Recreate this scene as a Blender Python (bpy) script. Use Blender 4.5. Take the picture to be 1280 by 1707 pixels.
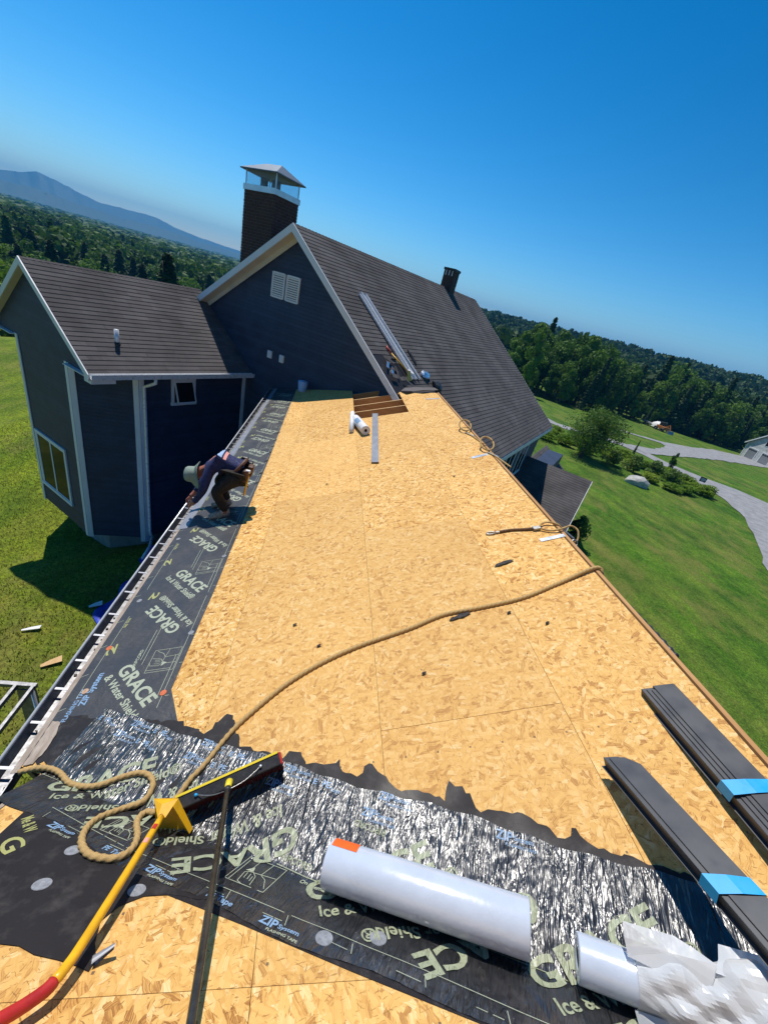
import bpy, bmesh, math, random
import numpy as np
from mathutils import Vector, Matrix, noise as mnoise
for o in list(bpy.data.objects): bpy.data.objects.remove(o)
SC = bpy.context.scene
COL = SC.collection
R = math.radians
random.seed(7); RNG = np.random.default_rng(11)

# ------------------------------------------------------------------ camera, sky, sun, exposure
CAMZ = 8.5
cam_d = bpy.data.cameras.new('camera'); cam = bpy.data.objects.new('camera', cam_d); COL.objects.link(cam)
cam_d.sensor_fit = 'VERTICAL'; cam_d.sensor_height = 36.0; cam_d.lens = 660 / 1707 * 36.0
cam_d.clip_start = 0.05; cam_d.clip_end = 20000
RIGHT = Vector((0.967111, -0.087950, 0.238666)); UP = Vector((-0.166245, 0.491599, 0.854806)); FWD = Vector((0.192508, 0.866369, -0.460809))
cam.matrix_world = Matrix(((RIGHT.x, UP.x, -FWD.x, 0), (RIGHT.y, UP.y, -FWD.y, 0), (RIGHT.z, UP.z, -FWD.z, CAMZ), (0, 0, 0, 1)))
SC.camera = cam
SUN_AZ, SUN_EL = -25.0, 62.0          # heading from +Y (clockwise positive), elevation
w = bpy.data.worlds.new('World'); SC.world = w; w.use_nodes = True
wn = w.node_tree.nodes; wl = w.node_tree.links
bg = wn['Background']; sky = wn.new('ShaderNodeTexSky'); sky.sky_type = 'NISHITA'; sky.sun_disc = False
sky.sun_elevation = R(SUN_EL); sky.sun_rotation = R(SUN_AZ)
sky.air_density = 1.0; sky.dust_density = 0.1; sky.ozone_density = 3.0; sky.altitude = 300
gm = wn.new('ShaderNodeGamma'); gm.inputs[1].default_value = 1.55; wl.new(sky.outputs[0], gm.inputs[0]); tn = wn.new('ShaderNodeHueSaturation'); tn.inputs['Hue'].default_value = .488; tn.inputs['Saturation'].default_value = 1.2; tn.inputs['Value'].default_value = .96; wl.new(gm.outputs[0], tn.inputs['Color']); wl.new(tn.outputs[0], bg.inputs[0]); bg.inputs[1].default_value = 0.050
sd = bpy.data.lights.new('sun', 'SUN'); sd.energy = 4.9; sd.angle = R(0.53); sd.color = (1.0, 0.95, 0.87)
so = bpy.data.objects.new('sun', sd); COL.objects.link(so)
sv = Vector((math.sin(R(SUN_AZ)) * math.cos(R(SUN_EL)), math.cos(R(SUN_AZ)) * math.cos(R(SUN_EL)), math.sin(R(SUN_EL))))
so.rotation_euler = sv.to_track_quat('Z', 'Y').to_euler(); so.location = (0, 0, 40)
SC.view_settings.view_transform = 'Standard'; SC.view_settings.look = 'None'
SC.view_settings.exposure = 0.0; SC.view_settings.gamma = 1.0
SC.render.engine = 'CYCLES'
SC.cycles.max_bounces = 5; SC.cycles.volume_bounces = 0; SC.cycles.diffuse_bounces = 3; SC.cycles.glossy_bounces = 3; SC.cycles.transparent_max_bounces = 12

# ------------------------------------------------------------------ helpers
def tag(o, label=None, cat=None, group=None, kind=None):
    if label: o['label'] = label
    if cat: o['category'] = cat
    if group: o['group'] = group
    if kind: o['kind'] = kind
    return o
def empty(name, loc=(0, 0, 0)):
    o = bpy.data.objects.new(name, None); o.location = loc; o.empty_display_size = .1; COL.objects.link(o); return o
def link(name, me, parent=None, loc=None):
    o = bpy.data.objects.new(name, me); COL.objects.link(o)
    if parent is not None:
        o.parent = parent
        pw = parent.location if parent.parent is None else parent.parent.location + parent.location
        o.location = (Vector(loc) if loc is not None else Vector((0, 0, 0))) - Vector(pw)
    elif loc is not None: o.location = loc
    return o
class MB:
    """collects shapes in world coordinates; build() links them as one mesh object"""
    def __init__(s): s.v = []; s.f = []; s.uv = []
    def add(s, vs, fs, uvs=None):
        k = len(s.v); s.v += [tuple(p) for p in vs]; s.f += [tuple(i + k for i in f) for f in fs]
        s.uv += list(uvs) if uvs is not None else [(0, 0)] * len(vs)
        return s
    def prism(s, poly, off, uvs=None):
        n = len(poly); off = Vector(off); a = [Vector(p) for p in poly]; b = [p + off for p in a]
        nr = Vector((0, 0, 0))
        for i in range(n): nr += a[i].cross(a[(i + 1) % n])
        fl = nr.dot(off) > 0
        fs = [tuple(range(n))[::-1] if fl else tuple(range(n)), tuple(range(n, 2 * n)) if fl else tuple(range(n, 2 * n))[::-1]]
        for i in range(n):
            j = (i + 1) % n; q = (i, j, n + j, n + i); fs.append(q if fl else q[::-1])
        return s.add(a + b, fs, (list(uvs) * 2) if uvs else None)
    def box(s, c, ex, ey, ez):
        """c centre, ex/ey/ez half-axis vectors"""
        c = Vector(c); ex, ey, ez = Vector(ex), Vector(ey), Vector(ez)
        vs = [c + sx * ex + sy * ey + sz * ez for sx in (-1, 1) for sy in (-1, 1) for sz in (-1, 1)]
        fs = [(0, 1, 3, 2), (4, 6, 7, 5), (0, 4, 5, 1), (2, 3, 7, 6), (0, 2, 6, 4), (1, 5, 7, 3)]
        if ex.cross(ey).dot(ez) < 0: fs = [f[::-1] for f in fs]
        return s.add(vs, fs)
    def bar(s, a, b, wv, hv):
        a = Vector(a); b = Vector(b); return s.box((a + b) / 2, (b - a) / 2, Vector(wv) / 2, Vector(hv) / 2)
    def tube(s, pts, r, n=8, cap=True, lobes=0, amp=0, twist=0, closed=False):
        pts = [Vector(p) for p in pts]; m = len(pts); k = len(s.v); rs = r if hasattr(r, '__len__') else [r] * m
        t0 = (pts[1] - pts[0]).normalized(); up = Vector((0, 0, 1)) if abs(t0.z) < .9 else Vector((1, 0, 0))
        nx = t0.cross(up).normalized(); vs = []; dist = 0
        for i, p in enumerate(pts):
            t = (pts[min(i + 1, m - 1)] - pts[max(i - 1, 0)]).normalized()
            nx = (nx - t * nx.dot(t)).normalized(); ny = t.cross(nx)
            if i: dist += (p - pts[i - 1]).length
            for j in range(n):
                th = 2 * math.pi * j / n; rr = rs[i] * (1 + (amp * math.cos(lobes * (th + twist * dist)) if lobes else 0))
                vs.append(p + rr * (math.cos(th) * nx + math.sin(th) * ny))
        fs = [(i * n + j, i * n + (j + 1) % n, (i + 1) * n + (j + 1) % n, (i + 1) * n + j) for i in range(m - 1) for j in range(n)]
        if cap: fs += [tuple(range(n))[::-1], tuple(range((m - 1) * n, m * n))]
        return s.add(vs, fs)
    def build(s, name, mat, parent=None, smooth=False, origin=None, bevel=0):
        me = bpy.data.meshes.new(name)
        o0 = Vector(origin) if origin is not None else (Vector(parent.location) if parent is not None and parent.parent is None else (Vector(parent.parent.location) + Vector(parent.location) if parent is not None else Vector((0, 0, 0))))
        me.from_pydata([tuple(Vector(p) - o0) for p in s.v], [], s.f); me.update()
        if any(u != (0, 0) for u in s.uv):
            l = me.uv_layers.new(name='UVMap'); vi = np.empty(len(me.loops), int); me.loops.foreach_get('vertex_index', vi)
            l.data.foreach_set('uv', np.array(s.uv, dtype=float)[vi].ravel())
        if smooth: me.shade_smooth()
        me.materials.append(mat)
        o = link(name, me, parent, o0)
        if bevel:
            b = o.modifiers.new('bevel', 'BEVEL'); b.width = bevel; b.segments = 2; b.limit_method = 'ANGLE'
        return o
def npmesh(name, V, F, mat, smooth=False, attr=None):
    """V (n,3), F (m,k) numpy"""
    me = bpy.data.meshes.new(name); k = F.shape[1]
    me.vertices.add(len(V)); me.vertices.foreach_set('co', np.ascontiguousarray(V, dtype=np.float32).ravel())
    me.loops.add(F.size); me.loops.foreach_set('vertex_index', np.ascontiguousarray(F, dtype=np.int32).ravel())
    me.polygons.add(len(F)); me.polygons.foreach_set('loop_start', np.arange(0, F.size, k, dtype=np.int32))
    me.update(calc_edges=True)
    if attr is not None:
        a = me.attributes.new('rnd', 'FLOAT', 'FACE'); a.data.foreach_set('value', np.ascontiguousarray(attr, dtype=np.float32))
    me.shade_smooth() if smooth else me.shade_flat()
    me.materials.append(mat); return me
def smoothpath(pts, step=.05):
    """Catmull-Rom through pts, resampled"""
    P = [Vector(p) for p in pts]; out = []
    for i in range(len(P) - 1):
        p0 = P[max(i - 1, 0)]; p1 = P[i]; p2 = P[i + 1]; p3 = P[min(i + 2, len(P) - 1)]
        k = max(2, int((p2 - p1).length / step))
        for j in range(k):
            t = j / k
            out.append(.5 * ((2 * p1) + (p2 - p0) * t + (2 * p0 - 5 * p1 + 4 * p2 - p3) * t * t + (3 * p1 - p0 - 3 * p2 + p3) * t ** 3))
    return out + [P[-1]]
def clip(poly, nx, ny, d):
    """keep part of 2-d polygon with nx*x+ny*y<=d"""
    out = []
    for i in range(len(poly)):
        a, b = poly[i], poly[(i + 1) % len(poly)]; fa = nx * a[0] + ny * a[1] - d; fb = nx * b[0] + ny * b[1] - d
        if fa <= 0: out.append(a)
        if fa * fb < 0:
            t = fa / (fa - fb); out.append((a[0] + t * (b[0] - a[0]), a[1] + t * (b[1] - a[1])))
    return out

# ------------------------------------------------------------------ frames of the place
CS, SS = math.cos(R(20.5)), math.sin(R(20.5))
N1 = Vector((-SS, 0, CS)); N2 = Vector((0, .6428, .7660))
def p1(x, y, e=0): return Vector((x, y, 5.7776 + x * SS / CS)) + N1 * e       # low-pitched new deck
def p1s(s, y, e=0): return p1(s * CS, y, e)
def p2(x, y, e=0): return Vector((x, y, 5.2467 + .8391 * (1.63 - y))) + N2 * e   # steep deck under the photographer
VX, VY = -1.42, 1.63
def valley_y(x): return VY - .4456 * (x - VX)
P0 = Vector((VX, VY, 5.2467)); VD = Vector((1, -.4456, .3739)).normalized()
B1 = N1.cross(VD); B1 = B1 if B1.y > 0 else -B1
B2 = N2.cross(VD); B2 = B2 if B2.y < 0 else -B2
def pab(a, b, e=0): return P0 + VD * a + (B1 * b + N1 * e if b >= 0 else B2 * (-b) + N2 * e)
SU, CU = math.sin(R(38)), math.cos(R(38))
def H(u, v, z): return Vector((u * SU + v * CU, u * CU - v * SU, z + CAMZ))      # axes of the old house, z relative to eye
HU = Vector((SU, CU, 0)); HV = Vector((CU, -SU, 0)); HZ = Vector((0, 0, 1))

# ------------------------------------------------------------------ materials
def mat(name, col=(.5, .5, .5), rough=.6, metal=0, spec=.5, **kw):
    m = bpy.data.materials.new(name); m.use_nodes = True; b = m.node_tree.nodes['Principled BSDF']
    b.inputs['Base Color'].default_value = (*col, 1); b.inputs['Roughness'].default_value = rough
    b.inputs['Metallic'].default_value = metal; b.inputs['Specular IOR Level'].default_value = spec
    for k, v in kw.items(): b.inputs[k.replace('_', ' ')].default_value = v
    return m
class NT:
    def __init__(s, m): s.t = m.node_tree; s.n = s.t.nodes; s.b = s.n['Principled BSDF']
    def new(s, ty, **kw):
        n = s.n.new('ShaderNode' + ty)
        for k, v in kw.items():
            if hasattr(n, k): setattr(n, k, v)
            else: n.inputs[k].default_value = v
        return n
    def l(s, a, b): s.t.links.new(a, b)
    def math(s, op, a, b=None, c=None):
        n = s.new('Math', operation=op)
        for i, q in enumerate((a, b, c)):
            if q is None: continue
            if hasattr(q, 'is_linked'): s.l(q, n.inputs[i])
            else: n.inputs[i].default_value = q
        return n.outputs[0]
    def ramp(s, fac, stops, interp='LINEAR'):
        n = s.new('ValToRGB'); e = n.color_ramp.elements; n.color_ramp.interpolation = interp
        while len(e) < len(stops): e.new(.5)
        for i, (p, c) in enumerate(stops): e[i].position = p; e[i].color = (*c, 1) if len(c) == 3 else c
        s.l(fac, n.inputs[0]); return n.outputs[0]
    def mix(s, fac, a, b, mode='MIX'):
        n = s.new('Mix', data_type='RGBA', blend_type=mode)
        for i, q in ((0, fac), (6, a), (7, b)):
            if hasattr(q, 'is_linked'): s.l(q, n.inputs[i])
            else: n.inputs[i].default_value = q if i == 0 else (*q, 1)
        return n.outputs[2]
    def noise(s, vec, scale, detail=3, rough=.5, dist=0, out=0):
        n = s.new('TexNoise'); n.inputs['Scale'].default_value = scale; n.inputs['Detail'].default_value = detail
        n.inputs['Roughness'].default_value = rough; n.inputs['Distortion'].default_value = dist
        if vec is not None: s.l(vec, n.inputs['Vector'])
        return n.outputs[out]
    def map(s, vec, scale=(1, 1, 1), rot=(0, 0, 0), loc=(0, 0, 0)):
        n = s.new('Mapping'); n.inputs['Scale'].default_value = scale; n.inputs['Rotation'].default_value = rot; n.inputs['Location'].default_value = loc
        s.l(vec, n.inputs['Vector']); return n.outputs[0]
    def bump(s, h, strength=.5, dist=.01, chain=None):
        n = s.new('Bump'); n.inputs['Strength'].default_value = strength; n.inputs['Distance'].default_value = dist
        s.l(h, n.inputs['Height'])
        if chain is not None: s.l(chain, n.inputs['Normal'])
        s.l(n.outputs[0], s.b.inputs['Normal']); return n.outputs[0]
    def pos(s): return s.new('NewGeometry').outputs['Position']
    def uv(s): return s.new('UVMap').outputs[0]
    def rand(s): return s.new('ObjectInfo').outputs['Random']
    def col(s, c): s.l(c, s.b.inputs['Base Color'])
    def rgh(s, c): s.l(c, s.b.inputs['Roughness'])
def simple(name, c, rough=.6, var=.15, scale=6, metal=0, spec=.5, bump=0, bscale=40, **kw):
    """plain paint / plastic / metal with uneven tone and fine relief"""
    m = mat(name, c, rough, metal, spec, **kw); t = NT(m); p = t.pos()
    nz = t.noise(p, scale, 5, .6)
    d = tuple(x * (1 - var) for x in c); l = tuple(min(1, x * (1 + var)) for x in c)
    t.col(t.ramp(nz, [(.3, d), (.7, l)]))
    t.rgh(t.ramp(t.noise(p, scale * 3, 3), [(.3, (rough * .8,) * 3), (.7, (min(1, rough * 1.2),) * 3)]))
    if bump: t.bump(t.noise(p, bscale, 4), bump, .01)
    return m

def osb_mat(name, along):
    m = mat(name, rough=.72, spec=.25); t = NT(m); uv = t.uv(); rnd = t.rand()
    sh = t.new('CombineXYZ'); t.l(t.math('MULTIPLY', rnd, 37.0), sh.inputs[0]); t.l(t.math('MULTIPLY', rnd, 91.0), sh.inputs[1])
    ad = t.new('VectorMath', operation='ADD'); t.l(uv, ad.inputs[0]); t.l(sh.outputs[0], ad.inputs[1]); vec = ad.outputs[0]
    wz = t.new('VectorMath', operation='MULTIPLY_ADD'); wn_ = t.new('TexNoise'); wn_.inputs['Scale'].default_value = 22; wn_.inputs['Detail'].default_value = 3
    t.l(vec, wn_.inputs['Vector']); t.l(wn_.outputs['Color'], wz.inputs[0]); wz.inputs[1].default_value = (.018, .018, 0); t.l(vec, wz.inputs[2]); wv = wz.outputs[0]
    layers = []; base = R(90) if along == 'y' else 0
    for ang, lx, wx in ((8, .115, .032), (-24, .10, .026), (38, .075, .030), (-58, .06, .026), (84, .06, .024)):
        rt = t.map(wv, rot=(0, 0, -(base + R(ang)))); mp = t.map(rt, scale=(1 / lx, 1 / wx, 1))
        vo = t.new('TexVoronoi', voronoi_dimensions='2D', distance='CHEBYCHEV'); vo.inputs['Scale'].default_value = 1; t.l(mp, vo.inputs['Vector'])
        sp = t.new('SeparateColor'); t.l(vo.outputs['Color'], sp.inputs[0])
        gr = t.noise(t.map(rt, scale=(10, 260, 1)), 1, 2)
        layers.append((sp.outputs[0], sp.outputs[1], vo.outputs['Distance'], gr))
    val, dis, gr = layers[0][0], layers[0][2], layers[0][3]
    for i in (1, 2, 3, 4):
        k = t.math('GREATER_THAN', layers[i - 1][1], (.45, .5, .55, .6)[i - 1])
        def mx(a, b): return t.math('ADD', t.math('MULTIPLY', a, t.math('SUBTRACT', 1.0, k)), t.math('MULTIPLY', b, k))
        val, dis, gr = mx(val, layers[i][0]), mx(dis, layers[i][2]), mx(gr, layers[i][3])
    v2 = t.math('ADD', t.math('MULTIPLY', val, .85), t.math('MULTIPLY', t.math('SUBTRACT', gr, .5), .8))
    c = t.ramp(v2, [(.0, (.34, .13, .03)), (.07, (.54, .27, .07)), (.16, (.72, .42, .125)), (.58, (.80, .50, .165)), (.82, (.87, .62, .28)), (1., (.95, .80, .52))])
    big = t.noise(vec, 1.1, 5, .6); c = t.mix(.6, c, t.ramp(big, [(.30, (.80, .70, .55)), (.52, (1., .97, .93)), (.7, (1., 1., 1.))]), 'MULTIPLY')
    edge = t.ramp(dis, [(.44, (1, 1, 1)), (.52, (.76, .62, .46))]); c = t.mix(.5, c, edge, 'MULTIPLY')
    for ang, sx_, th_ in ((15, (16, 140, 1), .645), (-32, (18, 130, 1), .655), (70, (20, 120, 1), .66)):
        cr = t.noise(t.map(t.map(wv, rot=(0, 0, -(base + R(ang)))), scale=sx_), 1, 2, .5)
        c = t.mix(.85, c, t.ramp(cr, [(th_, (1, 1, 1)), (th_ + .04, (.28, .16, .08))]), 'MULTIPLY')
    sp_ = t.ramp(t.noise(vec, 48, 3, .6), [(.68, (1, 1, 1)), (.73, (.22, .14, .09))]); c = t.mix(.8, c, sp_, 'MULTIPLY')
    c = t.mix(t.math('MULTIPLY', rnd, .42), c, (.72, .43, .15)); r2 = t.math('FRACT', t.math('MULTIPLY', rnd, 17.3)); c = t.mix(1.0, c, t.ramp(r2, [(0, (.92, .91, .90)), (1, (1.06, 1.05, 1.02))]), 'MULTIPLY')
    su = t.new('SeparateXYZ'); t.l(uv, su.inputs[0]); ya, xa = (su.outputs[1], su.outputs[0]) if along == 'y' else (su.outputs[0], su.outputs[1])
    da = t.math('ABSOLUTE', t.math('SUBTRACT', t.math('FRACT', t.math('ADD', t.math('DIVIDE', ya, .61), .253)), .5)); db = t.math('ABSOLUTE', t.math('SUBTRACT', t.math('FRACT', t.math('DIVIDE', xa, .2033)), .5))
    nail = t.math('MULTIPLY', t.math('LESS_THAN', da, .0085), t.math('LESS_THAN', db, .026)); c = t.mix(t.math('MULTIPLY', nail, .8), c, (.09, .07, .06)); stn = t.noise(vec, 3.1, 5, .75); c = t.mix(t.ramp(stn, [(.64, (0,) * 3), (.82, (.35,) * 3)]), c, (.46, .31, .16))
    t.col(c); t.bump(t.math('ADD', v2, t.math('MULTIPLY', dis, -.5)), .4, .002)
    return m
M = {}
M['osb'] = osb_mat('oriented_strand_board', 'y'); M['osb_x'] = osb_mat('oriented_strand_board_cross', 'x')

def membrane(name, base, rough, wr, fine=.3, film=.5, stripe=(34, 5)):
    m = mat(name, base, rough, 0, film); t = NT(m); uv = t.uv()
    n1 = t.noise(t.map(uv, scale=(stripe[0], stripe[1], 1), rot=(0, 0, .12)), 1, 2, .45, 1.6)
    n2 = t.noise(t.map(uv, scale=(stripe[0] * 1.9, stripe[1] * 1.9, 1), rot=(0, 0, -.35)), 1, 2, .5, 2.2)
    n3 = t.noise(uv, 3.0, 3); dust = t.noise(uv, 9, 5, .65)
    t.col(t.mix(t.ramp(dust, [(.5, (0, 0, 0)), (.75, (.5,) * 3)]), base, (.10, .09, .085)))
    t.rgh(t.ramp(n3, [(.3, (rough * .75,) * 3), (.7, (rough * 1.3,) * 3)]))
    area = t.ramp(n3, [(.25, (.45,) * 3), (.6, (1,) * 3)])
    hgt = t.math('MULTIPLY', t.math('ADD', t.math('MULTIPLY', n1, 1.0), t.math('MULTIPLY', n2, .45)), area)
    b = t.bump(hgt, 1.0, wr); b = t.bump(t.noise(uv, 160, 2), fine, .0008, b); t.l(b, t.b.inputs['Coat Normal'])
    return m
M['valley_film'] = membrane('valley_membrane_film', (.018, .018, .020), .33, .026, film=1.0, stripe=(16, 3.4))
M['valley_film'].node_tree.nodes['Principled BSDF'].inputs['Coat Weight'].default_value = 1.0; M['valley_film'].node_tree.nodes['Principled BSDF'].inputs['Coat Roughness'].default_value = .27
M['eave_film'] = membrane('eave_membrane_film', (.052, .052, .055), .45, .008, stripe=(6, 10), film=.5)
M['matte_film'] = membrane('matte_membrane', (.020, .017, .018), .58, .004, stripe=(5, 5), film=.3)
def printmat(name, c, wr=0.0):
    m = mat(name, c, .42, 0, .5); t = NT(m); uv = t.uv()
    n = t.noise(uv, 60, 4, .7); t.col(t.mix(t.ramp(n, [(.55, (0, 0, 0)), (.75, (.7,) * 3)]), c, (.05, .05, .05)))
    if wr:
        n1 = t.noise(t.map(uv, scale=(30, 6, 1), rot=(0, 0, .12)), 1, 2, .45, 1.6); t.bump(n1, 1.0, wr)
    return m
M['print'] = printmat('pale_green_print', (.42, .45, .33)); M['print_v'] = printmat('pale_green_print_wrinkled', (.36, .39, .26), .02)
M['print_y'] = printmat('yellow_green_print', (.40, .40, .15)); M['print_b'] = printmat('pale_blue_print', (.24, .37, .54)); M['print_bv'] = printmat('pale_blue_print_wrinkled', (.24, .36, .52), .02)

def shingle_mat(name, a, b):
    m = mat(name, a, .9, 0, .08); t = NT(m); p = t.pos(); r = t.new('Attribute', attribute_name='rnd').outputs['Fac']
    s = t.math('FRACT', t.math('ADD', t.math('MULTIPLY', r, .6), t.math('MULTIPLY', t.rand(), 3.7)))
    c = t.ramp(s, [(0, tuple(x * .91 for x in a)), (.5, a), (1, b)])
    st = t.ramp(t.noise(t.map(p, scale=(.6, .6, .25)), 1.6, 4, .6), [(.35, (.66,) * 3), (.65, (1.12,) * 3)])
    c = t.mix(.8, c, st, 'MULTIPLY'); g = t.ramp(t.noise(p, 90, 2, .7), [(.3, (.82,) * 3), (.7, (1.15,) * 3)]); c = t.mix(.8, c, g, 'MULTIPLY')
    t.col(c); t.bump(t.noise(p, 130, 2), .25, .003); return m
M['shingle'] = shingle_mat('weathered_shingle', (.116, .107, .106), (.136, .126, .125))
def siding(name, c):
    m = mat(name, c, .55, 0, .35); t = NT(m); p = t.pos(); z = t.new('SeparateXYZ'); t.l(p, z.inputs[0])
    f = t.math('FRACT', t.math('MULTIPLY', z.outputs[2], 1 / .102))
    lap = t.ramp(f, [(0, (0,) * 3), (.06, (1,) * 3), (1, (.25,) * 3)])
    t.bump(lap, 1.0, .016)
    wn_ = t.new('TexWhiteNoise', noise_dimensions='1D'); t.l(t.math('FLOOR', t.math('MULTIPLY', z.outputs[2], 1 / .102)), wn_.inputs['W'])
    nz = t.math('ADD', t.math('MULTIPLY', t.noise(p, 2.2, 5, .6), .8), t.math('MULTIPLY', wn_.outputs[0], .2)); t.col(t.ramp(nz, [(.25, tuple(x * .7 for x in c)), (.75, tuple(x * 1.35 for x in c))])); return m
M['siding'] = siding('navy_clapboard', (.034, .046, .082)); M['siding_g'] = siding('slate_clapboard', (.055, .062, .066)); M['garage'] = siding('grey_garage_clapboard', (.46, .48, .47))
M['white'] = simple('white_trim_paint', (.72, .73, .74), .45, .06, 2); M['soffit'] = simple('cream_soffit', (.60, .56, .47), .6, .08, 2)
M['brick'] = simple('dark_red_brick', (.062, .034, .030), .85, .45, 14, bump=.5); M['mortar'] = simple('grey_mortar', (.16, .13, .12), .9, .2, 20)
M['galv'] = simple('galvanised_steel', (.66, .69, .72), .34, .12, 5, metal=.6); M['bright'] = simple('bright_mill_metal', (.78, .80, .83), .3, .06, 5, metal=.25); M['alu'] = simple('white_aluminium', (.78, .79, .80), .3, .06, 4, metal=.2)
M['gutter_in'] = simple('dirty_gutter_metal', (.20, .20, .21), .45, .4, 16, metal=.5); M['debris'] = simple('granule_debris', (.10, .085, .07), .95, .6, 60, bump=.8)
M['glass'] = mat('window_glass', (.010, .012, .015), .10, 0, .08); M['clear'] = mat('clear_plexiglass', (.8, .9, .95), .06, 0, .5, Transmission_Weight=.92, IOR=1.1)
def wood(name, a, b, ax=(2, 30, 30)):
    m = mat(name, a, .7, 0, .3); t = NT(m); n = t.noise(t.map(t.pos(), scale=ax), 1.0, 4, .6, .6); t.col(t.ramp(n, [(.3, a), (.7, b)])); t.bump(n, .2, .003); return m
M['rafter'] = wood('aged_rafter', (.42, .18, .055), (.56, .28, .10), (3, 22, 22)); M['plank'] = wood('raw_pine_board', (.55, .33, .14), (.68, .46, .23), (22, 2, 22)); M['edge_wood'] = wood('weathered_board', (.26, .20, .15), (.48, .40, .33), (30, 9, 30))
M['fascia_w'] = wood('ridge_board', (.40, .20, .07), (.55, .31, .13), (22, 2, 22))
def rope_mat():
    m = mat('manila_rope', (.42, .28, .12), .85, 0, .2); t = NT(m); p = t.pos(); n = t.noise(p, 240, 3, .7)
    t.col(t.ramp(n, [(.3, (.34, .21, .075)), (.7, (.60, .41, .18))])); t.bump(n, .6, .002); return m
M['rope'] = rope_mat()
M['yellow'] = simple('yellow_paint', (.80, .42, .012), .38, .15, 12); M['yellow_br'] = simple('bright_yellow_plastic', (.85, .66, .04), .4, .1, 12); M['red'] = simple('red_plastic', (.50, .025, .02), .45, .2, 12)
M['bristle'] = simple('dark_red_bristle', (.10, .008, .008), .8, .5, 60, bump=.8, bscale=200); M['black'] = simple('black_plastic', (.022, .022, .024), .5, .35, 18, bump=.15); M['pole'] = simple('worn_black_pole', (.03, .028, .025), .3, .6, 14)
M['charcoal'] = simple('charcoal_coated_steel', (.062, .065, .072), .42, .12, 3, metal=.25); M['tape'] = simple('blue_tape', (.012, .36, .74), .38, .06, 8); M['greybar'] = simple('grey_coated_metal', (.30, .31, .34), .4, .08, 3, metal=.3)
M['roll'] = simple('white_poly_film', (.50, .56, .66), .24, .08, 5, spec=.6, bump=.12, bscale=26); M['orange'] = simple('orange_label', (.85, .13, .015), .5, .1, 20); M['wrap'] = simple('crumpled_clear_wrap', (.66, .68, .70), .22, .06, 5, spec=.7, Transmission_Weight=.25, IOR=1.2)
M['paper'] = simple('white_paper', (.75, .74, .74), .6, .06, 9); M['scrap'] = simple('torn_black_felt', (.035, .03, .03), .8, .3, 30, bump=.4); M['foil'] = simple('crumpled_foil', (.75, .76, .78), .25, .2, 9, metal=.9)
M['steel'] = simple('worn_steel', (.38, .37, .35), .4, .35, 40, metal=.8); M['webbing'] = simple('brown_webbing', (.16, .085, .04), .85, .4, 60)
M['tarp'] = simple('blue_tarp', (.012, .04, .42), .32, .3, 6, spec=.6, bump=.4, bscale=6); M['tarp_d'] = simple('dark_blue_tarp', (.01, .012, .10), .4, .3, 6, bump=.4, bscale=6)
M['skin'] = simple('tanned_skin', (.36, .13, .085), .5, .15, 30); M['shirt'] = simple('blue_shirt', (.013, .018, .085), .8, .3, 9, bump=.3, bscale=20); M['trousers'] = simple('dark_trousers', (.013, .010, .008), .85, .4, 12, bump=.3, bscale=20)
M['hat'] = simple('sage_sun_hat', (.25, .31, .26), .85, .12, 14); M['leather'] = simple('brown_leather', (.10, .042, .02), .6, .45, 25); M['shoe'] = simple('grey_work_shoe', (.30, .29, .26), .7, .5, 30); M['hair'] = simple('dark_hair', (.02, .015, .01), .7)
M['print_pink'] = simple('salmon_print', (.80, .34, .28), .7, .1, 30); M['print_sky'] = simple('pale_blue_shirt_print', (.36, .50, .72), .7, .1, 30)
M['concrete'] = simple('foundation_concrete', (.28, .27, .25), .9, .2, 4); M['attic'] = simple('attic_insulation', (.60, .48, .34), .95, .25, 20)

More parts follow.
